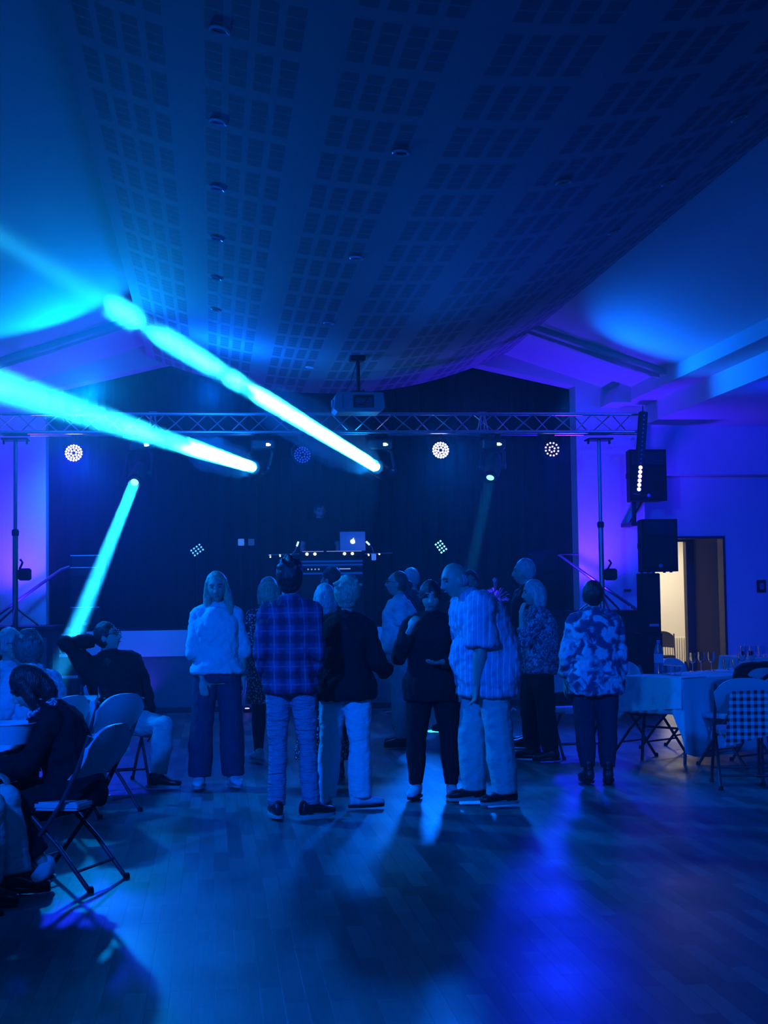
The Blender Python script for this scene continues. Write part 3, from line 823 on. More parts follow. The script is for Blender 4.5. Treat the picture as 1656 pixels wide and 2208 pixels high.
# radiator and chair in the lit far room
p = at(1452, 1340, Y=24.8)
o = thing('radiator', (p.x+.05, 24.83, .12), 0, 'cream ribbed radiator in the lit room beyond the doorway', 'radiator')
MB().box(-.5, .34, -.02, .0, 0, .62).build('back_plate', W_CREAM, o)
fn = MB()
for i in range(20): fn.bbox(-.5+i*.042, -.472+i*.042, -.07, -.02, .02, .60, .006)
fn.build('fins', W_CREAM, o)
MB().tube([(.34,-.03,.55),(.40,-.03,.55),(.42,-.03,.3),(.42,-.03,-.1)], .012, 8).build('valve', M_ALU, o, True)

# denser puffs of smoke drifting through the beams
pf = bpy.data.materials.new('smoke_puff'); pf.use_nodes = True; nt = pf.node_tree
for nn in list(nt.nodes): nt.nodes.remove(nn)
out = nt.nodes.new('ShaderNodeOutputMaterial'); v_ = nt.nodes.new('ShaderNodeVolumeScatter')
v_.inputs['Density'].default_value = .16; v_.inputs['Anisotropy'].default_value = .3
nt.links.new(v_.outputs[0], out.inputs['Volume'])
pf2 = pf.copy(); pf2.name = 'dense_smoke'; pf2.node_tree.nodes['Volume Scatter'].inputs['Density'].default_value = .6
def puff(k, t0, t1, r, lab, seed=1, m_=None):
    a, b = LENS[k]; d = (b-a).normalized(); M = frame(a+d*(t0+t1)/2, d)
    bm = bmesh.new(); bmesh.ops.create_icosphere(bm, subdivisions=4, radius=1)
    from mathutils import noise
    vs = []
    for v in bm.verts:
        n_ = 1 + .35*noise.noise(v.co*2.2+Vector((seed*3.1, 0, 0))) + .15*noise.noise(v.co*6+Vector((0, seed, 0)))
        q = v.co*n_; vs.append(M @ Vector((q.x*r, q.y*r, q.z*(t1-t0)/2)))
    o = MB().add(vs, [[v.index for v in f.verts] for f in bm.faces]).build('smoke_puff', m_ or pf, None, True); bm.free()
    tag(o, lab, 'smoke', kind='stuff')
def tl(k, px, py):       # distance along a beam at which it passes a pixel column
    a, b = LENS[k]; d = (b-a).normalized(); best = min((abs((lambda q: 828+F*(q.dot(RT)/q.dot(FW)))(a+d*(i*.05)-C0)-px), i*.05) for i in range(200)); return best[1]
puff(1, .02, tl(1, 548, 0), .30, 'dense smoke in the first metre of the brightest beam', 1, pf2)
puff(1, tl(1, 525, 0), tl(1, 490, 0), .16, 'small smoke curl in the gap of the brightest beam', 2)
puff(1, tl(1, 470, 0), tl(1, 330, 0), .24, 'smoke cloud halfway along the brightest beam', 3)
puff(1, tl(1, 300, 0), tl(1, 232, 0), .2, 'ragged smoke cloud far along the brightest beam', 5)
pf3 = pf.copy(); pf3.name = 'loose_smoke'; pf3.node_tree.nodes['Volume Scatter'].inputs['Density'].default_value = .045
puff(0, tl(0, 320, 0), tl(0, 320, 0)+5.5, .42, 'loose smoke along the far half of the long left beam', 7, pf3)
puff(0, .05, tl(0, 402, 0), .2, 'dense smoke where the long left beam starts', 4, pf2)
# ---------------------------------------------------------------- people
TEX = {}
def clouds(size, depth=2):
    k = (size, depth)
    if k not in TEX:
        t = bpy.data.textures.new('folds', 'CLOUDS'); t.noise_scale = size; t.noise_depth = depth; TEX[k] = t
    return TEX[k]

def ico(mb, c, r, M=None, sub=2):
    bm = bmesh.new(); bmesh.ops.create_icosphere(bm, subdivisions=sub, radius=1)
    r = Vector(r) if hasattr(r, '__len__') else Vector((r, r, r))
    vs = []
    for v in bm.verts:
        q = Vector((v.co.x*r.x, v.co.y*r.y, v.co.z*r.z)) + Vector(c)
        vs.append(M @ q if M else q)
    mb.add(vs, [[v.index for v in f.verts] for f in bm.faces]); bm.free()
    return mb

def limb(mb, pts, rad, n=12, ends=True):
    mb.tube(pts, 0, n=n, radii=rad)
    for i, (p, r) in enumerate(zip(pts, rad)):
        if ends or 0 < i < len(pts)-1: ico(mb, p, r, sub=1 if r < .03 else 2)
    return mb

def loft(mb, rings, n=24):
    """rings: (centre, xaxis, yaxis, rx, ry)"""
    vs = []; fs = []
    for c, ax, ay, rx, ry in rings:
        for j in range(n):
            a = 2*PI*j/n; ca, sa = math.cos(a), math.sin(a)
            e = .86
            vs.append(c + ax*(rx*math.copysign(abs(ca)**e, ca)) + ay*(ry*math.copysign(abs(sa)**e, sa)))
    for i in range(len(rings)-1):
        for j in range(n):
            q = (j+1) % n
            fs.append((i*n+j, i*n+q, (i+1)*n+q, (i+1)*n+j))
    fs += [tuple(range(n-1,-1,-1)), tuple((len(rings)-1)*n+j for j in range(n))]
    return mb.add(vs, fs)

def blob(mb, name, material, parent=None, vox=.008, sm=4, disp=None):
    """one continuous surface out of the overlapping pieces"""
    o = mb.build(name, material, parent)
    r = o.modifiers.new('surface', 'REMESH'); r.mode = 'VOXEL'; r.voxel_size = vox; r.use_smooth_shade = True
    s = o.modifiers.new('soften', 'SMOOTH'); s.factor = .6; s.iterations = sm
    for (size, st) in (disp or []):
        d = o.modifiers.new('folds', 'DISPLACE'); d.texture = clouds(size); d.strength = st; d.mid_level = .3
        d.texture_coords = 'LOCAL'
    return o

def nrm(v): return Vector(v).normalized()

M_SKIN = mat('skin', (.50, .34, .27), .5, noise=.05, nscale=12)
M_SKIN2 = mat('tanned_skin', (.36, .23, .17), .5, noise=.05, nscale=12)
M_EYE = mat('eye', (.02, .02, .02), .2)
M_LIP = mat('lips', (.30, .12, .11), .5)

def hairmat(name, c, c2=None):
    m, nt, p = nodemat(name); N = nt.nodes; L = nt.links
    p.inputs['Roughness'].default_value = .45
    tc = N.new('ShaderNodeTexCoord'); mp = N.new('ShaderNodeMapping'); mp.inputs['Scale'].default_value = (90, 90, 9)
    L.new(tc.outputs['Object'], mp.inputs[0])
    n = N.new('ShaderNodeTexNoise'); n.inputs['Scale'].default_value = 1.4; n.inputs['Detail'].default_value = 4; L.new(mp.outputs[0], n.inputs[0])
    x = N.new('ShaderNodeMix'); x.data_type = 'RGBA'; x.inputs[6].default_value = (*[k*.45 for k in c], 1); x.inputs[7].default_value = (*c, 1)
    r = N.new('ShaderNodeMapRange'); r.inputs[1].default_value = .35; r.inputs[2].default_value = .65
    L.new(n.outputs[0], r.inputs[0]); L.new(r.outputs[0], x.inputs[0]); L.new(x.outputs[2], p.inputs['Base Color'])
    b = N.new('ShaderNodeBump'); b.inputs['Strength'].default_value = .8; b.inputs['Distance'].default_value = .01
    L.new(n.outputs[0], b.inputs['Height']); L.new(b.outputs[0], p.inputs['Normal'])
    return m
H_BLOND = hairmat('blond_hair', (.60, .50, .33))
H_GREY = hairmat('grey_hair', (.55, .54, .52))
H_DARK = hairmat('dark_hair', (.035, .028, .025))
H_BROWN = hairmat('brown_hair', (.12, .08, .055))

def face(mb, M, skin_eyes=True, w=1.0):
    """head in its own frame: origin at the head's centre, +Y forward"""
    bm = bmesh.new(); bmesh.ops.create_uvsphere(bm, u_segments=32, v_segments=24, radius=1)
    vs = []
    for v in bm.verts:
        x, y, z = v.co
        X, Y, Z = x*.077*w, y*.096, z*.118
        if z < 0:
            t = -z
            X *= 1-.38*t**1.6; 
            if y > 0: Y *= 1-.02*t
            else: Y *= 1-.55*t
            Y += .012*t
        if y > 0 and z > .2: Y *= 1-.10*(z-.2)
        if y > 0:
            for s in (-1, 1):
                Y -= .014*math.exp(-((X-s*.032)**2+(Z-.012)**2)/.00028)
                Y += .004*math.exp(-((X-s*.040)**2+(Z+.028)**2)/.0005)
            Y += .006*math.exp(-((Z-.036)**2)/.00018)*math.exp(-(X/.05)**2)
            Y += .010*math.exp(-((Z+.100)**2)/.0004)*math.exp(-(X/.026)**2)
            Y += .005*math.exp(-((Z+.062)**2)/.00016)*math.exp(-(X/.026)**2)
            Y -= .006*math.exp(-((Z+.082)**2)/.0001)*math.exp(-(X/.03)**2)
        vs.append(M @ Vector((X, Y, Z)))
    mb.add(vs, [[v.index for v in f.verts] for f in bm.faces]); bm.free()
    limb(mb, [M @ Vector(p) for p in ((0,.088,.02),(0,.106,-.018),(0,.112,-.030))], [.009, .012, .013], n=8)
    for s in (-1, 1):
        ico(mb, (s*.012, .100, -.034), .009, M, 1)
        ico(mb, (s*.079*w, -.004, -.012), (.010, .021, .032), M, 2)

def facebits(M, o, w=1.0, open_eyes=True):
    mb = MB()
    for s in (-1, 1): ico(mb, (s*.031, .0795, .010), (.013, .007, .0065), M, 2)
    mb.build('eyes', M_EYE, o, True)
    mb = MB()
    for s in (-1, 1): mb.tube([M @ Vector(p) for p in ((s*.014,.096,.030),(s*.032,.094,.036),(s*.050,.080,.030))], .0035, n=6)
    mb.build('eyebrows', H_DARK, o, True)
    mb = MB(); mb.tube([M @ Vector(p) for p in ((-.024,.086,-.064),(-.010,.0955,-.062),(.010,.0955,-.062),(.024,.086,-.064))], .005, n=6, radii=[.002,.005,.005,.002])
    mb.build('mouth', M_LIP, o, True)

def hand(mb, wr, d, nrml, curl=.35, s=1, k=1.0):
    """palm and five fingers; d = direction of the hand, nrml = palm normal (fingers curl towards it), s = side of the thumb"""
    d = nrm(d); nrml = nrm(Vector(nrml) - d*Vector(nrml).dot(d)); side = d.cross(nrml)*s
    wr = Vector(wr)
    # palm
    pm_ = []
    for t, a, b in ((0,.026,.019),(.03,.034,.017),(.065,.040,.014),(.09,.040,.012)):
        pm_.append((wr+d*t*k, side, nrml, a*k, b*k))
    loft(mb, pm_, 14)
    for i, (off, ln) in enumerate(((.031,.070),(.011,.080),(-.010,.075),(-.030,.058))):
        base = wr + d*.085*k + side*off*k
        q = d + side*(off*1.6); q.normalize(); p = base; pts = [p]; ang = curl*(.7+.12*i)
        for sg in (.42, .32, .26):
            ca, sa = math.cos(ang), math.sin(ang)
            dd = (q*ca + nrml*sa).normalized()
            p = p + dd*ln*sg*k; pts.append(p); ang += curl
        limb(mb, pts, [.0095*k, .009*k, .0085*k, .0075*k], n=8)
    b = wr + d*.025*k + side*.028*k
    limb(mb, [b, b + (side*.75+d*.6+nrml*.2)*.035*k, b + (side*.75+d*1.5+nrml*.45)*.042*k], [.013*k, .0105*k, .009*k], n=8)

SPINE_M = [(-.20,.150,.105),(-.08,.165,.118),(.05,.158,.112),(.2,.145,.104),(.35,.147,.106),(.55,.163,.116),(.72,.172,.116),(.82,.158,.100),(.90,.110,.080),(.96,.072,.066),(1.02,.058,.060)]
SPINE_F = [(-.20,.155,.110),(-.08,.172,.122),(.05,.158,.112),(.2,.128,.094),(.35,.128,.096),(.55,.145,.114),(.68,.150,.122),(.80,.142,.094),(.89,.098,.070),(.96,.060,.056),(1.02,.048,.050)]

def person(X, Y, rz, H, label, sex='f', w=1.0, belly=0, lean=(0,0), lean2=None, arms=None, legs=None, feet=None,
           head=(0,0,0), headoff=(0,0,0), hair=None, hairmat_=None, top=None, bottom=None, shoes=None, skin=None, group=None,
           seat=None, vox=.0075, faceon=True, twist=0, extras=None, curl=.35, Z0=0.0):
    sc = H/1.75
    skin = skin or M_SKIN
    sp = [list(r) for r in (SPINE_M if sex == 'm' else SPINE_F)]
    for r in sp:
        k = w if r[0] < .9 else 1+(w-1)*.4
        r[1] *= k; r[2] *= k
        r[2] += belly*math.exp(-((r[0]-.22)/.24)**2)
    # legs: upper and lower directions
    legs = legs or {}
    L = {}
    hipw = .088*w**.5
    for s in (-1, 1):
        up, lo = legs.get(s, ((s*.03, .03, -1), (s*.02, -.06, -1)))
        L[s] = (nrm(up)*.425, nrm(lo)*.405)
    drop = max(-(L[s][0].z+L[s][1].z) for s in (-1, 1))
    pz = seat if seat is not None else .075 + drop + .02
    P = Vector((0, 0, pz + .03))
    hips = {s: Vector((s*hipw, 0, pz)) for s in (-1, 1)}
    knee = {s: hips[s]+L[s][0] for s in (-1, 1)}
    ank = {s: knee[s]+L[s][1] for s in (-1, 1)}
    # spine
    d1 = nrm((lean[0], lean[1], 1)); l2 = lean2 or lean; d2 = nrm((l2[0], l2[1], 1))
    SL_ = .54
    def spt(t):
        if t <= 0: return P + Vector((0,0,1))*SL_*t, Vector((0,0,1))
        if t < .5: return P + d1*SL_*t, d1
        return P + d1*SL_*.5 + d2*SL_*(t-.5), d2
    tw = math.radians(twist)
    def axes(t):
        c, d = spt(t); a = tw*max(0, min(1, t))
        ax = Vector((math.cos(a), math.sin(a), 0)); ay = d.cross(ax).normalized(); ax = ay.cross(d).normalized()
        return c, ax, ay, d
    def rings(t0, t1, e, flare=0.0, src=sp, n=9):
        out = []
        for i in range(n+1):
            t = t0+(t1-t0)*i/n
            # interpolate
            if t <= src[0][0]: rx, ry = src[0][1], src[0][2]
            else:
                for a, b in zip(src, src[1:]):
                    if a[0] <= t <= b[0]:
                        k = (t-a[0])/(b[0]-a[0]); rx = a[1]+(b[1]-a[1])*k; ry = a[2]+(b[2]-a[2])*k; break
                else: rx, ry = src[-1][1], src[-1][2]
            c, ax, ay, d = axes(t)
            fl = flare*max(0, (t1-t)/(t1-t0)-.3)
            out.append((c, ax, ay, rx+e+fl, ry+e+fl))
        return out
    # head
    nk, ax, ay, d = axes(1.0)
    hy, hp, hr = [math.radians(a) for a in head]
    hc = nk + d*.055 + Vector((0, .026, .082)) + Vector(headoff)
    MH = Matrix.Translation(hc) @ Matrix.Rotation(tw+hy, 4, 'Z') @ Matrix.Rotation(hp, 4, 'X') @ Matrix.Rotation(hr, 4, 'Y')
    mb = MB()
    loft(mb, rings(-.2, 1.0, 0, n=14))
    limb(mb, [nk - d*.05, nk + d*.03, hc + Vector((0, -.01, -.05))], [.062, .055, .05] if sex == 'm' else [.054, .046, .044])
    face(mb, MH, w=1.0)
    # arms
    SH = {}; EL = {}; WR = {}; HD = {}
    arms = arms or {}
    shw = (.166 if sex == 'm' else .147)*w**.6
    mk = 1.0 if sex == 'm' else .86
    for s in (-1, 1):
        a = arms.get(s, {})
        c, ax, ay, d = axes(.82)
        SH[s] = c + ax*s*shw
        u = nrm(a.get('u', (s*.14, -.06, -1))); f = nrm(a.get('f', (s*.02, .22, -1)))
        EL[s] = SH[s] + u*.285; WR[s] = EL[s] + f*.25
        HD[s] = (nrm(a.get('h', f)), a.get('n', (-s, 0, 0)))
        limb(mb, [axes(.95)[0], (axes(.92)[0]+SH[s])/2, SH[s]], [.050*mk, .046*mk, .048*mk])
        limb(mb, [SH[s], SH[s]+u*.12, EL[s], EL[s]+f*.07, WR[s]], [.052*mk*w, .048*mk*w, .038*mk*w, .040*mk*w, .026*mk])
        hand(mb, WR[s], HD[s][0], HD[s][1], a.get('curl', curl), a.get('t', 1), .98 if sex == 'm' else .9)
        limb(mb, [hips[s], hips[s]+L[s][0]*.5, knee[s], knee[s]+L[s][1]*.3, ank[s]], [.088*w, .075*w, .052*w, .054*w, .036])
    fy = feet or {-1: (-.18, 1), 1: (.18, 1)}
    FD = {s: nrm((fy[s][0], fy[s][1], fy[s][2] if len(fy[s]) > 2 else 0)) for s in (-1, 1)}
    for s in (-1, 1):
        a0 = ank[s]; fd = FD[s]
        limb(mb, [a0+Vector((0,0,-.03))-fd*.03, a0+fd*.09+Vector((0,0,-.045)), a0+fd*.15+Vector((0,0,-.052))], [.034, .030, .022])
    body = blob(mb, 'person', skin, None, vox, 3)
    body.location = (X, Y, Z0); body.rotation_euler = (0, 0, math.radians(rz)); body.scale = (sc, sc, sc)
    tag(body, label, 'person', group)
    if faceon: facebits(MH, body)
    # hair
    if hair:
        mb = MB(); dsp = [(.03, .012)]
        if hair == 'short':
            ico(mb, (0,-.016,.020), (.083,.098,.112), MH, 3)
        elif hair == 'spiky':
            ico(mb, (0,-.014,.026), (.092,.104,.120), MH, 3)
            rr = random.Random(3)
            for i in range(46):
                a = rr.uniform(0, 2*PI); q = .085*math.sqrt(rr.random())
                b = Vector((q*math.cos(a)*.9, q*math.sin(a)-.015, .128-q*q*6.5))
                limb(mb, [MH @ b, MH @ (b + Vector((b.x*.25+rr.uniform(-.012,.012), rr.uniform(-.015,.01), .050-q*.42)))], [.020, .007], n=8)
            ico(mb, (0,-.055,-.045), (.062,.045,.06), MH, 2)
        elif hair == 'tousled':
            ico(mb, (0,-.020,.026), (.104,.110,.122), MH, 3)
            rr = random.Random(5)
            for i in range(40):
                th = rr.uniform(0, 2*PI); ph = rr.uniform(.1, 1.3)
                b = Vector((math.sin(ph)*math.cos(th)*.098, math.sin(ph)*math.sin(th)*.095-.02, math.cos(ph)*.118+.028))
                if b.y > .05 and b.z < .06: continue
                t = Vector((b.x, b.y, b.z)).normalized()
                limb(mb, [MH @ b, MH @ (b+t*.018+Vector((rr.uniform(-.02,.02), rr.uniform(-.02,.01), -.01)))], [.02, .009], n=8)
            ico(mb, (0,-.05,-.05), (.07,.05,.06), MH, 2)
        elif hair == 'bob':
            ico(mb, (0,-.014,.022), (.088,.102,.114), MH, 3)
            for s in (-1, 1):
                limb(mb, [MH @ Vector(p) for p in ((s*.066,-.01,.03),(s*.078,-.012,-.05),(s*.080,-.012,-.115))], [.034, .034, .028])
            limb(mb, [MH @ Vector(p) for p in ((0,-.07,.02),(0,-.075,-.06),(0,-.065,-.115))], [.06, .06, .052])
            for s in (-1, 1): limb(mb, [MH @ Vector(p) for p in ((s*.04,-.06,.02),(s*.05,-.062,-.06),(s*.05,-.052,-.12))], [.05, .05, .042])
        elif hair == 'long':
            ico(mb, (0,-.022,.028), (.087,.098,.110), MH, 3)
            for s in (-1, 1):
                limb(mb, [MH @ Vector(p) for p in ((s*.060,.012,.05),(s*.080,.0,-.05),(s*.090,.012,-.17),(s*.085,.055,-.29))], [.030, .032, .036, .026])
            limb(mb, [MH @ Vector(p) for p in ((0,-.06,.02),(0,-.08,-.1),(0,-.085,-.24))], [.07, .075, .06])
        elif hair == 'bun':
            ico(mb, (0,-.022,.022), (.080,.092,.108), MH, 3)
            ico(mb, (0,-.118,-.005), (.045,.045,.048), MH, 2)
            dsp = [(.03, .006)]
        elif hair == 'mane':      # thick, falling forward over the cheek
            ico(mb, (0,-.016,.022), (.094,.106,.118), MH, 3)
            for s in (-1, 1):
                limb(mb, [MH @ Vector(p) for p in ((s*.070,.02,.05),(s*.082,.03,-.04),(s*.078,.035,-.12))], [.036, .036, .028])
            limb(mb, [MH @ Vector(p) for p in ((0,-.06,.02),(0,-.075,-.07),(0,-.055,-.14))], [.072, .072, .055])
        elif hair == 'fringe':    # short crop with hair over the ears
            ico(mb, (0,-.014,.024), (.088,.102,.112), MH, 3)
            ico(mb, (0,-.05,-.035), (.068,.048,.06), MH, 2)
            for s in (-1, 1): ico(mb, (s*.068,-.01,-.01), (.022,.045,.05), MH, 2)
        elif hair == 'thinning':
            for s in (-1, 1): ico(mb, (s*.062,-.028,-.012), (.022,.050,.045), MH, 2)
            ico(mb, (0,-.062,-.025), (.062,.036,.046), MH, 2)
            dsp = [(.02, .004)]
        blob(mb, 'hair', hairmat_ or H_DARK, body, .0085, 2, dsp)
    # upper garment
    T = dict(m=None, hem=-.22, e=.022, flare=.03, sleeve=2.0, se=.014, collar=False, disp=[(.13,.045),(.05,.016)], name='shirt')
    T.update(top or {})
    if T['m']:
        mb = MB()
        loft(mb, rings(T['hem'], .93, T['e'], T['flare'], n=12))
        for s in (-1, 1):
            u = EL[s]-SH[s]; f = WR[s]-EL[s]; q = T['sleeve']
            wd = T['se']; cu = T.get('cuff', wd)
            pts = [SH[s], SH[s]+u*.4]; rad = [.056*mk*w+wd, .050*mk*w+wd]
            if q <= 1: pts.append(SH[s]+u*q); rad.append(.045*mk*w+cu)
            else:
                pts += [EL[s], SH[s]+u+f*(q-1)]; rad += [.043*mk*w+(wd+cu)/2, .034*mk*w+cu]
            limb(mb, pts, rad, ends=False)
            ico(mb, pts[0], rad[0])
            g = min(T['e'], .03)
            limb(mb, [axes(.93)[0], (axes(.91)[0]+SH[s])/2, SH[s]], [.052*mk+g*.6, .046*mk+g, .048*mk+g])
        if T['collar']:
            c, ax, ay, d = axes(.97)
            loft(mb, [(c-d*.02, ax, ay, .078, .080), (c+d*.035, ax, ay, .070, .074)], 20)
        tp = blob(mb, T['name'], T['m'], body, T.get('vox', .009), T.get('sm', 5), T['disp'])
        if T.get('band'):
            c, ax, ay, d = axes(T['hem']+.02)
    # lower garment
    B = dict(m=None, kind='trousers', top=.10, e=.012, knee=.012, cuff=.018, len=.93, disp=[(.12,.018),(.05,.008)])
    B.update(bottom or {})
    if B['m']:
        mb = MB()
        if B['kind'] == 'trousers':
            loft(mb, rings(-.16, B['top'], B['e'], 0, n=6))
            for s in (-1, 1):
                pts = [hips[s]+Vector((0,0,.01)), hips[s]+L[s][0]*.5, knee[s], knee[s]+L[s][1]*.4, knee[s]+L[s][1]*B['len']]
                rad = [.090*w+B['e'], .079*w+B['e'], .055*w+B['knee'], .053*w+(B['knee']+B['cuff'])/2, .036+B['cuff']]
                limb(mb, pts, rad, ends=False); ico(mb, pts[0], rad[0])
                ico(mb, pts[2], rad[2])
            nm = B.get('name', 'trousers')
        else:       # skirt / dress: one bell from the waist down
            hem = P + Vector((0, .0, 0)); ln = B['drop']
            rg = rings(-.05, T['hem']+.55 if B.get('full') else .25, B['e'], 0, n=6)
            lo = []
            for i in range(7):
                t = i/6; z = P.z-.03-(ln)*(1-t)
                k = B.get('flare', .05)*(1-t)
                lo.append((Vector((0, .0, z)), Vector((1,0,0)), Vector((0,1,0)), sp[1][1]+B['e']+k, sp[1][2]+B['e']+k))
            loft(mb, lo + rg)
            nm = B.get('name', 'skirt')
        blob(mb, nm, B['m'], body, .0095, 4, B['disp'])
        if B.get('tights'):
            mb = MB()
            for s in (-1, 1):
                limb(mb, [hips[s], hips[s]+L[s][0]*.5, knee[s], knee[s]+L[s][1]*.3, knee[s]+L[s][1]*.95], [.093*w, .082*w, .060*w, .062*w, .042])
            blob(mb, 'tights', B['tights'], body, .0095, 3)
    # shoes
    S = dict(m=None, sole=None, h=.05, heel=.0); S.update(shoes or {})
    if S['m']:
        for s in (-1, 1):
            a0 = ank[s]; fd = FD[s]; sd = fd.cross(Vector((0,0,1))).normalized(); upv = sd.cross(fd)
            bz = -.075
            mb = MB(); so = MB()
            prof = [(-.085,.022,.030),(-.07,.036,.048),(-.02,.038,.052),(.05,.045,.040),(.11,.050,.028),(.155,.044,.024),(.185,.026,.018)]
            lo = [(a0+fd*t+upv*(bz+.018+h_), sd, upv, a, h_) for t, a, h_ in prof]
            loft(mb, lo, 16)
            limb(mb, [a0+upv*-.02-fd*.015, a0+upv*(S['h']-.03)-fd*.02], [.046, .043])
            blob(mb, 'shoe', S['m'], body, .007, 2)
            loft(so, [(a0+fd*.045+upv*(bz), fd, sd, .142, .050), (a0+fd*.045+upv*(bz+.020), fd, sd, .145, .053)], 20)
            so.build('sole', S['sole'] or S['m'], body.children[-1], True)
    if extras: extras(body, dict(MH=MH, SH=SH, EL=EL, WR=WR, HD=HD, P=P, hips=hips, knee=knee, ank=ank, axes=axes))
    return body

def gp(px, py):
    p = at(px, py, Z=0); return p.x, p.y

# ---- cloth materials
def cloth(name, c, rough=.85, noise=.08, bump=.2, bscale=120, **k): return mat(name, c, rough, noise=noise, nscale=10, bump=bump, bscale=bscale, spec=.2, **k)
C_WHITE = cloth('white_knit', (.74, .74, .76), bump=.5, bscale=160)
C_LACE = cloth('white_lace', (.66, .66, .68), noise=.35, bump=.6, bscale=90)
C_BLACK = cloth('black_cloth', (.012, .012, .014))
C_JERSEY = cloth('dark_jersey', (.015, .015, .018))
C_CARDI = cloth('black_cardigan', (.010, .010, .012), bump=.4)
C_JEAN = cloth('light_jeans', (.22, .27, .36), noise=.2, bump=.4, bscale=30)
C_DJEAN = cloth('dark_jeans', (.045, .055, .10), noise=.25)
def creased(name, c, st=.6, sc=(9, 9, 46)):
    m = cloth(name, c, bump=0); nt = m.node_tree; N = nt.nodes; L = nt.links
    tc = N.new('ShaderNodeTexCoord'); mp = N.new('ShaderNodeMapping'); mp.inputs['Scale'].default_value = sc; L.new(tc.outputs['Object'], mp.inputs[0])
    n = N.new('ShaderNodeTexNoise'); n.inputs['Scale'].default_value = 1; n.inputs['Detail'].default_value = 3; n.inputs['Distortion'].default_value = .6; L.new(mp.outputs[0], n.inputs[0])
    b = N.new('ShaderNodeBump'); b.inputs['Strength'].default_value = st; b.inputs['Distance'].default_value = .03
    L.new(n.outputs[0], b.inputs['Height']); L.new(b.outputs[0], N['Principled BSDF'].inputs['Normal']); return m
C_JEAN = creased('light_jeans', (.24, .29, .38), .9)
C_CHINO = creased('pale_trousers', (.55, .54, .52), .4, (9, 9, 20))
C_WTROU = creased('white_trousers', (.72, .72, .74), .5, (9, 9, 22))
C_SHIRT = cloth('pale_shirt', (.60, .62, .70))
C_NAVY = cloth('navy_trousers', (.03, .035, .06))
S_WHITE = mat('white_shoe', (.68, .68, .70), .6)
S_BLACK = mat('black_shoe', (.015, .015, .015), .4)
S_SOLE = mat('pale_sole', (.45, .44, .42), .7)

def patmat(name, fn, rough=.85):
    m, nt, p = nodemat(name); p.inputs['Roughness'].default_value = rough; p.inputs['Specular IOR Level'].default_value = .2
    tc = nt.nodes.new('ShaderNodeTexCoord'); fn(nt, nt.nodes, nt.links, tc.outputs['Object'], p.inputs['Base Color']); return m
def mixc(N, L, fac, a, b, out):
    x = N.new('ShaderNodeMix'); x.data_type = 'RGBA'
    for i, q in ((6, a), (7, b)):
        if isinstance(q, tuple): x.inputs[i].default_value = (*q, 1)
        else: L.new(q, x.inputs[i])
    L.new(fac, x.inputs[0])
    if out is not None: L.new(x.outputs[2], out)
    return x.outputs[2]
def mather(N, L):
    def m_(op, a, b=None, c=None):
        n = N.new('ShaderNodeMath'); n.operation = op
        for i, q in enumerate((a, b, c)):
            if q is None: continue
            if isinstance(q, (int, float)): n.inputs[i].default_value = q
            else: L.new(q, n.inputs[i])
        return n.outputs[0]
    return m_
def f_plaid(nt, N, L, co, out):
    m_ = mather(N, L); s = N.new('ShaderNodeSeparateXYZ'); L.new(co, s.inputs[0])
    xx = m_('ADD', s.outputs[0], m_('MULTIPLY', s.outputs[1], .35)); z = s.outputs[2]
    def band(q, per, wd, ph=0.): return m_('LESS_THAN', m_('FRACT', m_('ADD', m_('DIVIDE', q, per), ph)), wd)
    a = mixc(N, L, m_('MULTIPLY', band(xx, .105, .42), .55), (.10, .09, .20), (.02, .02, .05), None)
    b = mixc(N, L, m_('MULTIPLY', band(z, .12, .42), .55), a, (.015, .015, .04), None)
    c = mixc(N, L, m_('MULTIPLY', band(xx, .105, .10, .35), .45), b, (.30, .28, .42), None)
    mixc(N, L, m_('MULTIPLY', band(z, .12, .08, .35), .35), c, (.28, .26, .40), out)
C_PLAID = patmat('plaid_shirt', f_plaid)
def f_stripe(nt, N, L, co, out):
    m_ = mather(N, L); s = N.new('ShaderNodeSeparateXYZ'); L.new(co, s.inputs[0])
    q = m_('ADD', s.outputs[1], m_('MULTIPLY', s.outputs[0], .5))
    st = m_('LESS_THAN', m_('FRACT', m_('DIVIDE', q, .042)), .13)
    mixc(N, L, st, (.42, .45, .62), (.80, .82, .9), out)
C_STRIPE = patmat('striped_shirt', f_stripe)
def f_spots(scale, a, b, th=.0):
    def f(nt, N, L, co, out):
        m_ = mather(N, L); v = N.new('ShaderNodeTexVoronoi'); v.inputs['Scale'].default_value = scale; L.new(co, v.inputs['Vector'])
        mixc(N, L, m_('LESS_THAN', v.outputs['Distance'], th), a, b, out)
    return f
C_PRINT = patmat('leaf_print', f_spots(48, (.02, .02, .04), (.62, .62, .66), .36))
C_DOTS = patmat('speckled_dress', f_spots(42, (.02, .02, .035), (.70, .70, .72), .33))
def f_floral(a, b, sc, lo=.46, hi=.56):
    def f(nt, N, L, co, out):
        n = N.new('ShaderNodeTexNoise'); n.inputs['Scale'].default_value = sc; n.inputs['Detail'].default_value = 5; n.inputs['Distortion'].default_value = 1.2
        L.new(co, n.inputs['Vector']); r = N.new('ShaderNodeMapRange'); r.inputs[1].default_value = lo; r.inputs[2].default_value = hi
        L.new(n.outputs[0], r.inputs[0]); mixc(N, L, r.outputs[0], a, b, out)
    return f
C_TIE = patmat('marbled_blouse', f_floral((.07, .07, .16), (.55, .56, .66), 9))
C_MOTT = patmat('mottled_top', f_floral((.05, .05, .09), (.34, .35, .42), 34))
C_SCARF = patmat('patterned_scarf', f_floral((.08, .08, .12), (.5, .5, .55), 22))
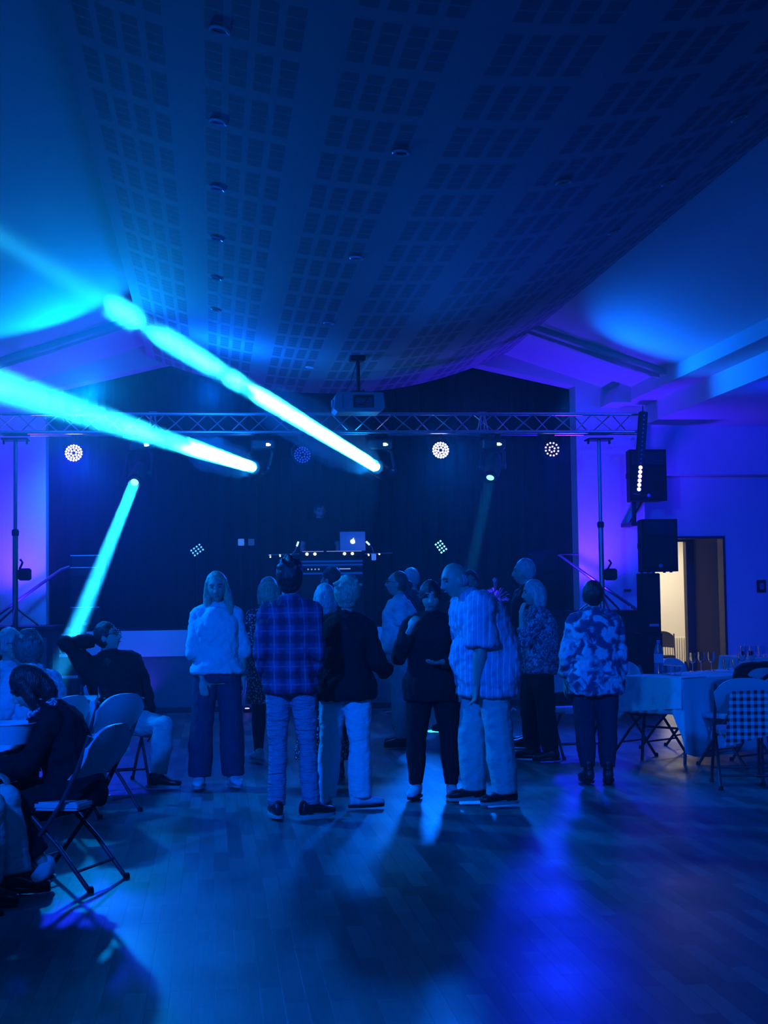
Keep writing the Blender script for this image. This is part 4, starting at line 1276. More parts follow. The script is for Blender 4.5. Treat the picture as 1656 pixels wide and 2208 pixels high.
# ---------------------------------------------------------------- the guests
def bag(*a): pass
def glasses(body, J):
    M = J['MH']; mb = MB()
    for s in (-1, 1):
        mb.tube([M @ Vector((s*.033+.021*math.cos(a), .096-.0*abs(math.cos(a)), .008+.016*math.sin(a))) for a in [2*PI*i/12 for i in range(13)]], .0025, 5)
        mb.tube([M @ Vector((s*.054, .095, .014)), M @ Vector((s*.078, .05, .014)), M @ Vector((s*.080, -.01, .008))], .0025, 5)
    mb.tube([M @ Vector((-.012, .098, .012)), M @ Vector((.012, .098, .012))], .0025, 5)
    mb.build('glasses', M_BLK, body, True)
H_SALT = hairmat('greying_hair', (.20, .19, .18))
WIDE = dict(m=C_DJEAN, knee=.035, cuff=.052, e=.016, len=.97, name='jeans')

x, y = gp(470, 1700)
person(x, y, 184, 1.70, 'person in a white puff sleeved blouse and wide jeans facing the camera', 'f', hair='long', hairmat_=H_BLOND, head=(-8, -4, 4),
       arms={1: dict(u=(.16, .02, -1), f=(-.28, .42, -.95), h=(-.12, .25, -1), n=(0, -1, 0), curl=.12), -1: dict(u=(-.20, -.05, -1), f=(-.04, .10, -1))},
       legs={1: ((.10, .02, -1), (.04, -.02, -1)), -1: ((-.06, .03, -1), (-.03, -.05, -1))},
       top=dict(m=C_WHITE, hem=-.02, e=.026, flare=.035, sleeve=1.12, se=.016, cuff=.034, name='blouse'), bottom=WIDE, shoes=dict(m=S_WHITE, sole=S_SOLE), group='standing guests')
x, y = gp(583, 1645)
person(x, y, 8, 1.68, 'person with a blond bob in a leaf print tunic, left of the plaid shirt', 'f', hair='bob', hairmat_=H_BLOND, w=1.1,
       arms={s: dict(u=(s*.2, .0, -1), f=(s*.0, .5, -.9)) for s in (-1, 1)},
       top=dict(m=C_PRINT, hem=-.1, sleeve=1.5, name='tunic', disp=[(.14,.015)]), bottom=dict(m=C_PRINT, kind='dress', drop=.36, flare=.03, name='tunic_skirt', tights=C_NAVY, disp=[(.14,.015)]),
       shoes=dict(m=S_WHITE, sole=S_SOLE), vox=.009, group='standing guests')
x, y = gp(629, 1768)
person(x, y, -10, 1.74, 'person with spiky dark hair in a plaid shirt and jeans, seen from behind', 'm', w=.84, hair='spiky', hairmat_=H_DARK, lean=(0, -.03), lean2=(0, .05),
       arms={-1: dict(u=(-.18, -.22, -1), f=(.16, .62, -.75)), 1: dict(u=(.16, -.20, -1), f=(-.16, .62, -.75))},
       legs={-1: ((-.03, .05, -1), (-.02, -.04, -1)), 1: ((.08, .02, -1), (.05, -.06, -1))}, feet={-1: (-.3, 1), 1: (.95, .7)},
       top=dict(m=C_PLAID, hem=-.16, e=.026, collar=True, sleeve=1.85, disp=[(.12,.05),(.05,.015)]), bottom=dict(m=C_JEAN, knee=.010, cuff=.020, len=.98, disp=[(.10,.016),(.035,.012)], name='jeans'),
       shoes=dict(m=S_BLACK, sole=S_SOLE), group='standing guests')
x, y = gp(706, 1684)
person(x, y, 15, 1.60, 'person in a long speckled dress half hidden between the plaid shirt and the black cardigan', 'f', hair='bob', hairmat_=H_GREY, w=1.05,
       arms={s: dict(u=(s*.15, .1, -1), f=(s*.0, .6, -.7)) for s in (-1, 1)},
       top=dict(m=C_DOTS, hem=-.1, sleeve=.9, name='dress_top', disp=[(.14,.015)]), bottom=dict(m=C_DOTS, kind='dress', drop=.72, flare=.10, name='dress_skirt', tights=C_BLACK, disp=[(.14,.02)]),
       shoes=dict(m=S_BLACK), vox=.009, group='standing guests')
x, y = gp(722, 1606)
person(x, y, 55, 1.80, 'person with cropped dark hair standing beyond the speckled dress, only the head showing', 'm', hair='short', hairmat_=H_DARK, vox=.01,
       top=dict(m=C_BLACK), bottom=dict(m=C_NAVY), shoes=dict(m=S_BLACK), group='standing guests')
x, y = gp(748, 1745)
person(x, y, -22, 1.62, 'person with tousled pale hair in a black cardigan and white trousers, seen from behind', 'f', w=1.08, hair='tousled', hairmat_=H_BLOND, lean=(-.03, .02), lean2=(.06, .12),
       arms={1: dict(u=(.34, .05, -1), f=(.02, .8, -.35), h=(-.1, 1, .0)), -1: dict(u=(-.20, .20, -1), f=(.30, .9, -.2))},
       legs={-1: ((-.10, .05, -1), (-.10, -.05, -1)), 1: ((.03, .02, -1), (.02, -.04, -1))}, feet={-1: (-.25, 1), 1: (.95, .55)},
       top=dict(m=C_CARDI, hem=-.20, e=.035, flare=.03, sleeve=1.86, se=.02, name='cardigan'), bottom=dict(m=C_WTROU, knee=.018, cuff=.045, len=1.0, disp=[(.10,.02),(.05,.008)]),
       shoes=dict(m=S_WHITE, sole=S_BLACK), group='standing guests')
x, y = gp(866, 1612)
person(x, y, 82, 1.74, 'person with glasses and a bun in a white lace top, in profile facing left', 'f', w=1.16, belly=.03, hair='bun', hairmat_=H_BROWN, head=(0, 6, 0),
       arms={-1: dict(u=(-.10, -.12, -1), f=(0, .35, -.9)), 1: dict(u=(.12, .12, -1), f=(-.1, .5, -.8))},
       top=dict(m=C_LACE, hem=-.0, e=.028, flare=.02, sleeve=.62, se=.02, name='lace_top'), bottom=dict(m=C_CHINO, knee=.02, cuff=.030, len=.98), shoes=dict(m=S_BLACK), extras=glasses, vox=.009, group='standing guests')
x, y = gp(893, 1577)
person(x, y, 40, 1.80, 'person with short pale hair standing right behind the white lace top', 'm', hair='short', hairmat_=H_GREY, vox=.01,
       top=dict(m=C_NAVY), bottom=dict(m=C_NAVY), shoes=dict(m=S_BLACK), group='standing guests')
x, y = gp(936, 1724)
person(x, y, 166, 1.60, 'person all in black with pale trainers holding a hand to the chin', 'f', w=1.12, hair='fringe', hairmat_=H_DARK, head=(8, -8, 0), lean2=(0, .06),
       arms={1: dict(u=(.34, .38, -.85), f=(-.50, .30, 1.1), h=(-.45, .1, 1), n=(-.6, -.6, 0), curl=.6), -1: dict(u=(-.28, .10, -1), f=(.55, .75, -.05), n=(.2, .2, 1))},
       legs={1: ((.10, .02, -1), (.02, -.03, -1)), -1: ((-.10, .02, -1), (-.02, -.03, -1))}, feet={1: (.15, 1), -1: (-.15, 1)},
       top=dict(m=C_BLACK, hem=-.28, e=.035, flare=.02, sleeve=1.8, se=.02, name='top'), bottom=dict(m=C_BLACK, knee=.016, cuff=.014, len=.92), shoes=dict(m=S_WHITE, sole=S_BLACK), group='standing guests')
x, y = gp(1056, 1736)
person(x, y, 96, 1.80, 'person with a bald head and grey beard stooping in a striped short sleeved shirt', 'm', w=1.2, belly=.055, hair='thinning', hairmat_=H_GREY, lean=(0, .10), lean2=(0, .48), head=(10, -16, 0), headoff=(0, .03, -.03),
       arms={-1: dict(u=(-.10, .02, -1), f=(0, .14, -1), n=(0, 0, 1)), 1: dict(u=(.05, -.05, -1), f=(0, .1, -1))},
       legs={-1: ((-.02, -.10, -1), (0, -.10, -1)), 1: ((.02, .22, -1), (0, -.02, -1))}, feet={-1: (-.1, 1), 1: (.1, 1)},
       top=dict(m=C_STRIPE, hem=-.34, e=.035, flare=.045, sleeve=.95, se=.035, cuff=.055, name='striped_shirt', disp=[(.13,.05),(.05,.02)]), bottom=dict(m=C_CHINO, knee=.028, cuff=.045, len=1.0), shoes=dict(m=S_BLACK, sole=S_SOLE), group='standing guests')
x, y = gp(1020, 1606)
person(x, y, 170, 1.74, 'person with dark cropped hair facing the camera behind the stooping striped shirt', 'm', hair='short', hairmat_=H_DARK, skin=M_SKIN2, vox=.009,
       top=dict(m=C_BLACK), bottom=dict(m=C_NAVY), shoes=dict(m=S_BLACK, sole=S_SOLE), group='standing guests')
x, y = gp(975, 1580)
person(x, y, 20, 1.78, 'person with brown hair standing farther back behind the bald head', 'm', hair='short', hairmat_=H_BROWN, vox=.01,
       top=dict(m=C_BLACK), bottom=dict(m=C_NAVY), shoes=dict(m=S_BLACK), group='standing guests')
x, y = gp(1143, 1611)
person(x, y, 75, 1.84, 'person with pale swept hair standing behind the mottled top, only the head showing', 'm', hair='short', hairmat_=H_GREY, vox=.01, w=1.05,
       top=dict(m=C_BLACK), bottom=dict(m=C_BLACK), shoes=dict(m=S_BLACK), group='standing guests')
x, y = gp(1168, 1642)
person(x, y, 86, 1.62, 'person with a grey bob in a mottled top, chin resting on one hand', 'f', w=1.18, belly=.03, hair='bob', hairmat_=H_GREY, lean2=(0, .08), head=(5, -4, 0),
       arms={-1: dict(u=(-.25, .62, -.85), f=(.12, .10, 1), h=(.2, -.25, 1), n=(.3, -.6, 0), curl=.25), 1: dict(u=(.10, .35, -1), f=(-.5, .9, -.1))},
       legs={-1: ((-.02, -.08, -1), (0, -.10, -1)), 1: ((.02, .20, -1), (0, -.02, -1))},
       top=dict(m=C_MOTT, hem=-.16, e=.03, flare=.02, sleeve=1.5, se=.02, name='mottled_top'), bottom=dict(m=C_BLACK, knee=.02, cuff=.04), shoes=dict(m=S_BLACK), group='standing guests')
x, y = gp(1288, 1690)
person(x, y, -4, 1.59, 'person with short dark hair in a marbled blouse walking away by the right table', 'f', w=1.18, hair='fringe', hairmat_=H_DARK,
       arms={-1: dict(u=(-.26, -.05, -1), f=(-.10, .10, -1)), 1: dict(u=(.22, .02, -1), f=(.04, .25, -1))},
       legs={-1: ((.0, .05, -1), (.03, -.10, -1)), 1: ((.0, .00, -1), (-.02, -.12, -1))}, feet={-1: (-.15, 1), 1: (.2, 1)},
       top=dict(m=C_TIE, hem=-.30, e=.035, flare=.04, sleeve=1.75, se=.02, collar=True, name='marbled_blouse'), bottom=dict(m=C_NAVY, knee=.016, cuff=.022, len=.86), shoes=dict(m=S_BLACK, h=.12), group='standing guests')
# disc jockey
dj = at(690, 1150, Y=21.55)
person(dj.x, 21.55, 182, 1.80, 'person in a dark t-shirt bending over the DJ desk beside the laptop', 'm', hair='short', hairmat_=H_DARK, lean2=(0, .10), head=(8, -22, 0), Z0=SZ,
       arms={s: dict(u=(s*.32, .05, -1), f=(-s*.02, .60, -.80), h=(0, 1, -.3), n=(0, 0, -1)) for s in (-1, 1)}, vox=.009,
       top=dict(m=C_BLACK, sleeve=.75), bottom=dict(m=C_BLACK), shoes=dict(m=S_BLACK))

# ---- seated guests at the left tables
def gy(px, Y_):
    p = at(px, 1300, Y=Y_); return p.x, Y_
L4 = gy(258, 12.2)
person(L4[0], L4[1], 196, 1.76, 'seated person with glasses in a dark jersey leaning back, one hand behind the head', 'm', w=1.08, seat=.50, hair='short', hairmat_=H_DARK, lean=(.10, -.22), lean2=(.18, -.12), head=(52, 14, 0),
       arms={1: dict(u=(.60, -.05, .70), f=(-1, -.28, .05), n=(0, .5, -1)), -1: dict(u=(-.42, -.05, -1), f=(-.10, .25, -1))},
       legs={1: ((.45, 1, -.05), (.0, .02, -1)), -1: ((-.42, 1, -.02), (.10, -.05, -1))}, feet={1: (.4, 1), -1: (-.8, .5)},
       top=dict(m=C_JERSEY, hem=-.10, e=.03, sleeve=1.9, collar=True, name='jersey'), bottom=dict(m=C_CHINO, knee=.022, cuff=.028, len=.9), shoes=dict(m=S_BLACK, sole=S_SOLE), extras=glasses, group='seated guests')
L3 = gy(156, 8.2)
def scarf(body, J):
    c, ax, ay, d = J['axes'](.93); mb = MB()
    loft(mb, [(c-d*.04, ax, ay, .125, .115), (c, ax, ay, .115, .105), (c+d*.035, ax, ay, .082, .082)], 24)
    for s in (-1, 1): limb(mb, [c+ax*s*.07+ay*.03, c+ax*s*.10+ay*.05-d*.10, c+ax*s*.09+ay*.11-d*.2], [.045, .045, .03])
    blob(mb, 'scarf', C_SCARF, body, .009, 3, [(.06, .03)])
person(L3[0], L3[1], 98, 1.60, 'seated person with dark hair and a scarf on the nearest folding chair', 'f', w=1.1, seat=.50, hair='mane', hairmat_=H_DARK, lean=(0, .20), lean2=(0, .55), head=(6, -34, 0), headoff=(0, .02, -.03),
       arms={s: dict(u=(s*.12, .55, -1), f=(-s*.05, 1, -.12), h=(0, 1, -.1), n=(0, 0, -1), curl=.5) for s in (-1, 1)},
       legs={1: ((.1, 1, -.06), (-.05, -.35, -1)), -1: ((-.25, .90, -.12), (-.22, -.78, -1))}, feet={1: (.2, 1), -1: (-1, .35)},
       top=dict(m=C_CARDI, hem=-.16, e=.035, sleeve=1.9, se=.025, name='cardigan'), bottom=dict(m=C_BLACK, knee=.03, cuff=.04, len=.80), shoes=dict(m=S_WHITE, sole=S_BLACK), extras=scarf, group='seated guests')
L2 = gy(76, 10.6)
person(L2[0], L2[1], 58, 1.74, 'seated person with curly grey hair in a pale shirt at the left tables', 'm', w=1.15, belly=.03, seat=.45, hair='tousled', hairmat_=H_SALT, lean=(0, .02), lean2=(0, .16), head=(10, -4, 0),
       arms={1: dict(u=(.25, .45, -1), f=(-.3, 1, -.1)), -1: dict(u=(-.35, .35, -1), f=(.1, 1, -.2))},
       legs={s: ((s*.2, 1, -.05), (0, 0, -1)) for s in (-1, 1)},
       top=dict(m=C_SHIRT, hem=-.15, e=.04, sleeve=1.8, se=.03, collar=True, disp=[(.12,.06),(.05,.02)]), bottom=dict(m=C_NAVY), shoes=dict(m=S_BLACK), group='seated guests')
L1 = gy(14, 11.5)
person(L1[0], L1[1], 232, 1.70, 'seated person with glasses half hidden behind the curly grey hair at far left', 'f', seat=.50, hair='fringe', hairmat_=H_GREY, lean2=(0, .05), head=(0, 0, 0), extras=glasses, vox=.009,
       arms={s: dict(u=(s*.1, .4, -1), f=(0, 1, 0)) for s in (-1, 1)}, legs={s: ((s*.2, 1, -.05), (0, 0, -1)) for s in (-1, 1)},
       top=dict(m=C_SHIRT, sleeve=1.7), bottom=dict(m=C_NAVY), shoes=dict(m=S_BLACK), group='seated guests')
L5 = gy(-182, 7.75)
person(L5[0], L5[1], -98, 1.70, 'seated person in pale trousers cut off by the left edge, hands on the knees', 'f', w=1.1, seat=.50, hair='bob', hairmat_=H_GREY, lean2=(0, .05),
       arms={s: dict(u=(s*.12, .30, -1), f=(-s*.1, 1, -.25), n=(0, 0, -1)) for s in (-1, 1)}, legs={1: ((.1, 1, -.02), (0, -.05, -1)), -1: ((-.12, 1, -.02), (0, .15, -1))},
       top=dict(m=C_SHIRT, sleeve=1.8), bottom=dict(m=C_CHINO, knee=.03, cuff=.05), shoes=dict(m=S_BLACK), vox=.009, group='seated guests')
# ---------------------------------------------------------------- folding chairs
M_CHAIR = mat('chair_plastic', (.55, .56, .60), .4, bump=.1, bscale=200)
M_CFRAME = mat('chair_frame', (.05, .05, .06), .4)
def make_chair(M_CHAIR=M_CHAIR, M_CFRAME=M_CFRAME):
    o = thing('folding_chair')
    # backrest: curved moulded panel with a rounded top
    vs = []; fs = []; n = 20
    zt_, zb_ = .845, .585
    for layer, off in ((0, 0), (1, -.022)):
        for j in range(9):
            v = j/8
            for i in range(n+1):
                u = -1+2*i/n
                top = zb_+(zt_-zb_)*(1-abs(u)**3.2*.42) if True else 0
                z = zb_+(top-zb_)*v
                wdt = .235-.028*(1-v)
                x = u*wdt
                y = -.205-.12*v + .055*u*u - 0.02*math.sin(v*PI)
                vs.append((x, y+off, z-.015*(1-v)*u*u))
    k = (n+1)*9
    for j in range(8):
        for i in range(n):
            a = j*(n+1)+i
            fs.append((a, a+1, a+n+2, a+n+1)); fs.append((k+a, k+a+n+1, k+a+n+2, k+a+1))
    def edge(ids):
        for a, b in zip(ids, ids[1:]): fs.append((a, a+k, b+k, b))
    edge(list(range(n+1))); edge([8*(n+1)+i for i in range(n, -1, -1)]); edge([j*(n+1) for j in range(8, -1, -1)]); edge([j*(n+1)+n for j in range(9)])
    MB().add(vs, fs).build('backrest', M_CHAIR, o, True)
    # seat
    poly = [(-.19,-.20),(-.215,-.05),(-.22,.12),(-.20,.19),(-.14,.215),(.14,.215),(.20,.19),(.22,.12),(.215,-.05),(.19,-.20)]
    mb = MB()
    mb.prism(poly, .425, .445, 'z'); mb.prism([(a*.93, b*.93) for a, b in poly], .445, .452, 'z')
    mb.prism([(a*.97, b*.97) for a, b in poly], .410, .425, 'z')
    mb.build('seat', M_CHAIR, o)
    for s in (-1, 1):
        MB().tube([(s*.222, -.290, .80), (s*.222, -.215, .62), (s*.225, -.12, .44), (s*.225, .22, .0)], .0125, 10).build('front_leg', M_CFRAME, o, True)
        MB().tube([(s*.200, .10, .415), (s*.200, -.10, .22), (s*.200, -.28, .0)], .0125, 10).build('rear_leg', M_CFRAME, o, True)
    MB().tube([(-.222, .125, .125), (.222, .125, .125)], .008, 8).build('front_crossbar', M_CFRAME, o, True)
    MB().tube([(-.200, -.20, .10), (.200, -.20, .10)], .008, 8).build('rear_crossbar', M_CFRAME, o, True)
    ft = MB()
    for s in (-1, 1):
        ft.lathe([(.018, 0), (.018, .02), (.013, .03)], 10, Matrix.Translation((s*.225, .22, 0))); ft.lathe([(.018, 0), (.018, .02), (.013, .03)], 10, Matrix.Translation((s*.2, -.28, 0)))
    ft.build('foot_caps', M_BLK, o, True)
    return o
ch = make_chair()
def R_(a): return math.radians(a)
def chair(x, y, a, lab, first=[True]):
    if first[0]: o = ch; o.location = (x, y, 0); o.rotation_euler = (0, 0, R_(a)); first[0] = False
    else: o = dup(ch, (x, y, 0), R_(a))
    return tag(o, lab, 'chair', 'white folding chairs')
c1 = gy(132, 8.12); chair(c1[0], c1[1], 66, 'nearest white folding chair on the left, under the black cardigan')
c2 = gy(196, 10.75); chair(c2[0], c2[1], 50, 'empty white folding chair in front of the man in the dark jersey')
chair(L4[0]-.04, L4[1]+.10, 196, 'folding chair carrying the leaning man in the dark jersey')
chair(L2[0], L2[1], 58, 'folding chair under the curly haired man in the pale shirt')
chair(L1[0], L1[1], 232, 'folding chair at far left under the person with glasses')
chair(L5[0], L5[1], -98, 'folding chair cut off by the left edge, nearest the tub')
c = at(14, 2005, Z=0); chair(c.x-.30, c.y+.1, -92, 'folding chair whose one leg shows at the lower left edge')

# ---------------------------------------------------------------- tables with cloths
M_CLOTH = mat('white_tablecloth', (.66, .67, .70), .8, bump=.15, bscale=30)
M_PAPER = patmat('drawn_paper_cover', f_floral((.60, .61, .64), (.70, .71, .74), 7, .44, .47))
def table(cx_, cy_, a, L_, W_, drops, lab, clab, cmat, h=.74, waves=.015):
    o = thing('folding_table', (cx_, cy_, 0), R_(a), lab, 'table')
    MB().bbox(-L_/2, L_/2, -W_/2, W_/2, h-.035, h, .01).build('tabletop', M_CHAIR, o)
    for sx_ in (-1, 1):
        for sy_ in (-1, 1):
            MB().tube([(sx_*(L_/2-.22), sy_*(W_/2-.10), h-.04), (sx_*(L_/2-.14), sy_*(W_/2-.10), .0)], .014, 8).build('leg', M_CFRAME, o, True)
        MB().tube([(sx_*(L_/2-.2), -W_/2+.1, .3), (sx_*(L_/2-.2), W_/2-.1, .3)], .01, 8).build('crossbar', M_CFRAME, o, True)
    # cloth: a rounded rectangle skirt falling in folds; drops = (x-, x+, y-, y+) lengths
    n = 44; P_ = []
    def ring(e, f):     # e expansion, f fold amplitude
        out = []
        hx_, hy_ = L_/2+e, W_/2+e
        per = []
        for i in range(n): per.append((-hx_+2*hx_*i/n, -hy_, 2))
        for i in range(n): per.append((hx_, -hy_+2*hy_*i/n, 1))
        for i in range(n): per.append((hx_-2*hx_*i/n, hy_, 3))
        for i in range(n): per.append((-hx_, hy_-2*hy_*i/n, 0))
        for k_, (x, y, sd) in enumerate(per):
            wv = f*math.sin(k_*.9+1.3*math.sin(k_*.21))
            dx_, dy_ = [(-1,0),(1,0),(0,-1),(0,1)][sd]
            t = (k_ % n)/n; nxt = [2, 1, 3, 0]; side_i = k_//n
            nb = drops[nxt[(side_i+1) % 4]]; pv = drops[nxt[(side_i-1) % 4]]; dr = drops[sd]
            if t > .85: dr = dr+(nb-dr)*(t-.85)/.3
            if t < .15: dr = dr+(pv-dr)*(.15-t)/.3
            cornr = max(0, 1-min(t, 1-t)*7)
            out.append((x+dx_*wv, y+dy_*wv, dr*(1+.28*cornr)))
        return out
    vs = []; fs = []
    m_ = 4*n
    r0 = ring(-.002, 0)
    vs += [(x, y, h+.006) for x, y, d_ in r0]
    steps = 8
    for j in range(steps+1):
        t = j/steps
        rg = ring(.012+.03*t, waves*t)
        vs += [(x, y, max(.012, h+.002-d_*t)) for x, y, d_ in rg]
    for j in range(steps+1):
        for i in range(m_):
            q = (i+1) % m_
            fs.append((j*m_+i, j*m_+q, (j+1)*m_+q, (j+1)*m_+i))
    fs.append(tuple(range(m_)))
    c_ = MB().add(vs, fs).build('tablecloth', cmat, None, True)
    c_.location = (cx_, cy_, 0); c_.rotation_euler = (0, 0, R_(a))
    sl_ = c_.modifiers.new('thick', 'SOLIDIFY'); sl_.thickness = .004; sl_.offset = 1
    tag(c_, clab, 'tablecloth')
    return o, c_
A_ = at(1472, 1464, Z=.75); B_ = at(1340, 1459, Z=.75)
ab = Vector((B_.x-A_.x, B_.y-A_.y, 0)); W_ = ab.length; ab.normalize(); ac = Vector((ab.y, -ab.x, 0))
if ac.x < 0: ac = -ac
L_ = 1.85
ctr = Vector((A_.x, A_.y, 0)) + ab*W_/2 + ac*L_/2
ang = math.degrees(math.atan2(ac.y, ac.x))
rt, rcl = table(ctr.x, ctr.y, ang, L_, W_, (.30, .30, .68, .30), 'long folding table at the right under the white cloth', 'white cloth hanging in folds over the right table', M_CLOTH)
def on(u, v, h=.752):   # position on the right table: u along, v across from the near edge
    p = Vector((A_.x, A_.y, 0)) + ac*u + ab*v; return (p.x, p.y, h)
# paper cover on the near end
c_ = MB().add([(*on(-.02, -.0)[:2], .758), (*on(-.02, W_)[:2], .758), (*on(.35, W_)[:2], .758), (*on(.35, 0)[:2], .758),
               (*on(-.055, -.02)[:2], .50), (*on(-.058, W_+.02)[:2], .44), (*on(-.05, W_*.5)[:2], .47)], [(0,1,2,3),(0,4,6,5,1)]).build('paper_cover', M_PAPER)
s_ = c_.modifiers.new('thick', 'SOLIDIFY'); s_.thickness = .003
tag(c_, 'drawn paper cover over the near end of the right table', 'table cover')
# far right table by the wall
f0 = at(1640, 1406, Y=16.6)
table(f0.x+.75, 16.6, 4, 2.2, .75, (.25, .25, .25, .25), 'farther folding table near the blue wall at right', 'white cloth on the farther table near the blue wall', M_CLOTH)
# left table
t0 = at(64, 1598, Z=.75)
table(t0.x-.95, 8.75, 4, 1.8, .80, (.12, .16, .12, .12), 'folding table cut off by the left edge', 'white cloth with a short drop on the left table', M_CLOTH)
# table behind, between the seated men
t1 = at(215, 1533, Y=11.5)
table(t1.x-.9, 11.6, 2, 1.7, .6, (.22, .25, .30, .2), 'folding table behind the empty chair at left', 'white cloth on the table behind the empty chair', M_CLOTH)

# right chairs
c = at(1592, 1700, Z=0); c3 = (c.x+.10, c.y+.15)
chair(c3[0], c3[1], -14, 'white folding chair at right with the checked cloth over its back')
c = gy(1690, 11.3); chair(c[0], c[1], -20, 'white folding chair cut off by the right edge beside the checked cloth')
q = on(.75, W_+.25, 0); chair(q[0], q[1], ang+180, 'white folding chair across the right table in front of the doorway')
q = on(.05, W_+.55, 0); chair(q[0], q[1], ang+150, 'tilted white folding chair beyond the bottle')
q = on(1.55, W_+.25, 0); chair(q[0], q[1], ang+185, 'white folding chair behind the glasses at the right table')
q = on(.40, -.24, 0); chair(q[0], q[1], ang-5, 'folding chair under the black jacket at the right table')
jx, jy = q[0], q[1]
# wicker-banded chair back
# jacket over a chair back
mb = MB()
Mj = Matrix.Translation((jx, jy, 0)) @ Matrix.Rotation(R_(ang-5), 4, 'Z')
loft(mb, [(Mj @ Vector((0, -.245, z)), Mj.to_3x3() @ Vector((1,0,0)), Mj.to_3x3() @ Vector((0,1,0)), rx, ry) for z, rx, ry in ((.46,.22,.05),(.60,.27,.07),(.76,.29,.075),(.84,.25,.07),(.885,.15,.045))], 20)
o = blob(mb, 'jacket', C_BLACK, None, .012, 4, [(.12, .03)])
tag(o, 'black jacket hung over a chair back at the right table', 'jacket')
# checked cloth over the near right chair
def f_gingham(nt, N, L, co, out):
    m_ = mather(N, L); s = N.new('ShaderNodeSeparateXYZ'); L.new(co, s.inputs[0])
    a = m_('LESS_THAN', m_('FRACT', m_('DIVIDE', s.outputs[0], .052)), .5); b = m_('LESS_THAN', m_('FRACT', m_('DIVIDE', s.outputs[2], .052)), .5)
    f = m_('MULTIPLY', m_('ADD', a, b), .5); mixc(N, L, f, (.62, .66, .68), (.02, .03, .05), out)
C_GING = patmat('gingham', f_gingham)
vs = []; fs = []; nu, nv = 24, 16
for layer in range(2):
    for j in range(nv+1):
        v = j/nv
        for i in range(nu+1):
            u = i/nu
            x = -.12+.42*u - .05*v*(1-u)
            z = .755 - .02*abs(u-.5) - v*(.30+.12*(1-u))
            y = -.352+.04*v - .012*math.sin(u*17+v*3)*v - .03*v + .03*(x*x*8)
            vs.append((x, y+layer*.012, z))
k = (nu+1)*(nv+1)
for j in range(nv):
    for i in range(nu):
        a = j*(nu+1)+i
        fs.append((a, a+1, a+nu+2, a+nu+1)); fs.append((k+a, k+a+nu+1, k+a+nu+2, k+a+1))
def edge2(ids):
    for a, b in zip(ids, ids[1:]): fs.append((a, a+k, b+k, b))
edge2(list(range(nu+1))); edge2([nv*(nu+1)+i for i in range(nu, -1, -1)]); edge2([j*(nu+1) for j in range(nv, -1, -1)]); edge2([j*(nu+1)+nu for j in range(nv+1)])
o = MB().add(vs, fs).build('checked_cloth', C_GING, None, True)
o.location = (c3[0], c3[1], 0); o.rotation_euler = (0, 0, R_(-14))
tag(o, 'blue and white checked cloth draped over the near right chair', 'cloth')

# ---------------------------------------------------------------- table ware
M_GLASS = mat('clear_glass', (.9, .95, 1), .03, trans=1.0, ior=1.3)
M_WATER = mat('water_plastic', (.55, .68, .95), .12, trans=.75, ior=1.2)
def tumbler(p, lab, r=.034, h=.09):
    o = thing('tumbler', p, 0, lab, 'glass', 'drinking glasses on the tables')
    MB().lathe([(r*.8, 0), (r, h), (r-.003, h), (r*.8-.003, .006), (.001, .006)], 18).build('glass_body', M_GLASS, o, True)
    return o
def wineglass(p, lab):
    o = thing('wine_glass', p, 0, lab, 'glass', 'wine glasses on the right table')
    MB().lathe([(.033, 0), (.033, .003), (.004, .006), (.004, .075)], 18).build('stem', M_GLASS, o, True)
    MB().lathe([(.004, .073), (.030, .09), (.040, .125), (.033, .175), (.031, .175), (.037, .125), (.028, .093), (.001, .078)], 18).build('bowl', M_GLASS, o, True)
    return o
b = at(1421, 1452, Z=.752)
o = thing('water_bottle', (b.x, b.y, .752), 0, 'clear plastic water bottle standing on the near end of the right table', 'bottle')
MB().lathe([(.036,0),(.042,.01),(.042,.09),(.039,.10),(.042,.11),(.042,.20),(.030,.245),(.014,.275),(.014,.285)], 20).build('bottle_body', M_WATER, o, True)
MB().lathe([(.016,.282),(.016,.305),(.001,.306)], 16).build('cap', mat('bottle_cap', (.3, .4, .8), .4), o, True)
MB().lathe([(.0428,.10),(.0428,.18)], 20, cap=False).build('bottle_label', mat('bottle_label', (.5, .6, .8), .5), o, True)
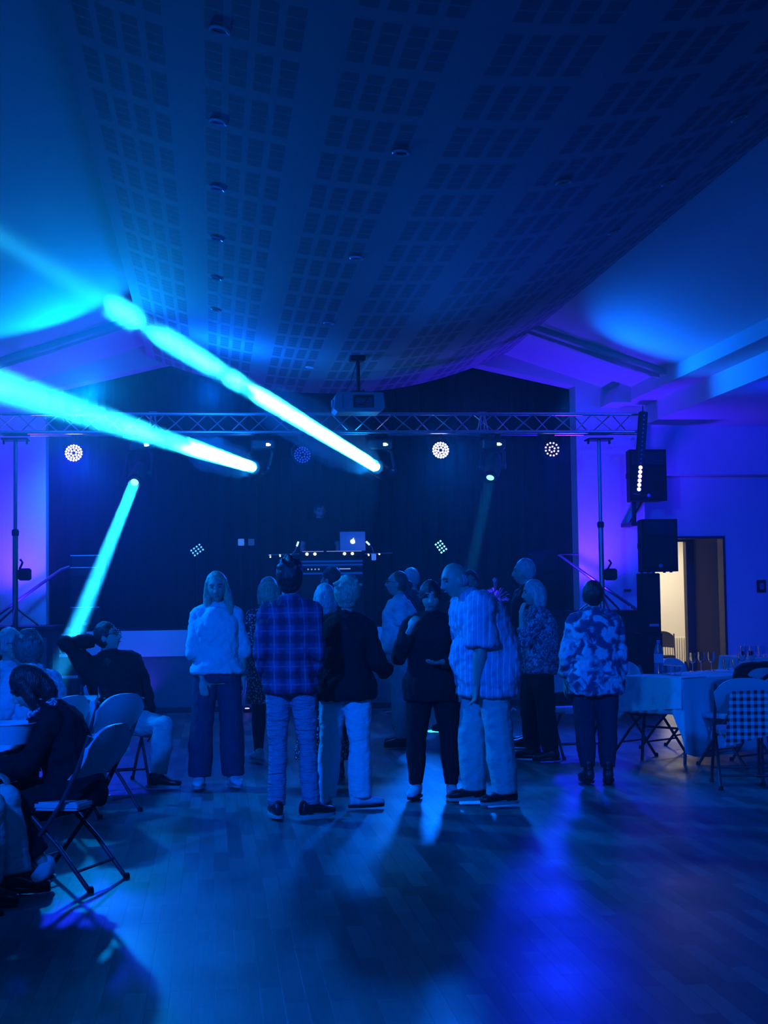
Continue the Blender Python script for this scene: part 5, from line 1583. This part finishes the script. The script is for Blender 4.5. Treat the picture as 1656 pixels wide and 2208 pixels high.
for i, (px, py, lab) in enumerate(((1440, 1456, 'clear tumbler just right of the water bottle'), (1462, 1458, 'clear tumbler on the near edge of the right table'),
                    (1566, 1443, 'left clear tumbler of the pair before the black jacket'), (1586, 1442, 'right clear tumbler of the pair before the black jacket'))):
    p = at(px, py, Z=.752); tumbler((p.x, p.y, .752), lab)
for i, (px, py, lab) in enumerate(((1494, 1448, 'leftmost wine glass of the row on the right table'), (1512, 1446, 'middle wine glass of the row on the right table'), (1534, 1446, 'rightmost wine glass of the row on the right table'),
                    (1600, 1444, 'wine glass beside the edge of the black jacket'), (1620, 1443, 'wine glass behind the black jacket near the right edge'))):
    p = at(px, py, Z=.752); wineglass((p.x, p.y, .752), lab)
for i, (px, lab) in enumerate(((1605, 'frosted cup at the left of the row on the farther table'), (1624, 'second frosted cup on the farther table'), (1643, 'third frosted cup on the farther table near the right edge'))):
    p = at(px, 1402, Y=16.35); tumbler((p.x, 16.35, .752), lab, .042, .12)
p = at(1607, 1400, Y=16.45)
tag(MB().tube([(p.x, 16.45, .752), (p.x, 16.45, .90)], .011, 10).lathe([(.05, 0), (.045, .015), (.015, .02)], 16, Matrix.Translation((p.x, 16.45, .752))).build('candle', mat('candle_wax', (.7, .72, .8), .5), None, True), 'thin white candle among the cups on the farther table', 'candle')
# tub and plate on the left table
p = at(22, 1600, Z=.76)
o = thing('plastic_tub', (p.x, p.y-.02, .755), 0, 'white plastic tub on the left table', 'tub')
MB().lathe([(.10,0),(.135,.10),(.145,.105),(.143,.11),(.130,.10),(.095,.008),(.001,.008)], 28).build('tub_body', M_CHAIR, o, True)
t_ = at(206, 1548, Z=.76)
tumbler((t_.x-.10, 11.45, .755), 'clear tumbler on the table beside the man in the dark jersey')
# chair in the lit room
o = make_chair(mat('matt_black', (.012, .012, .012), .9, spec=.05), M_BLK); o.location = (at(1426, 1400, Y=23.9).x, 23.9, 0); o.rotation_euler = (0, 0, R_(165)); tag(o, 'black folding chair in the lit room beyond the doorway', 'chair')
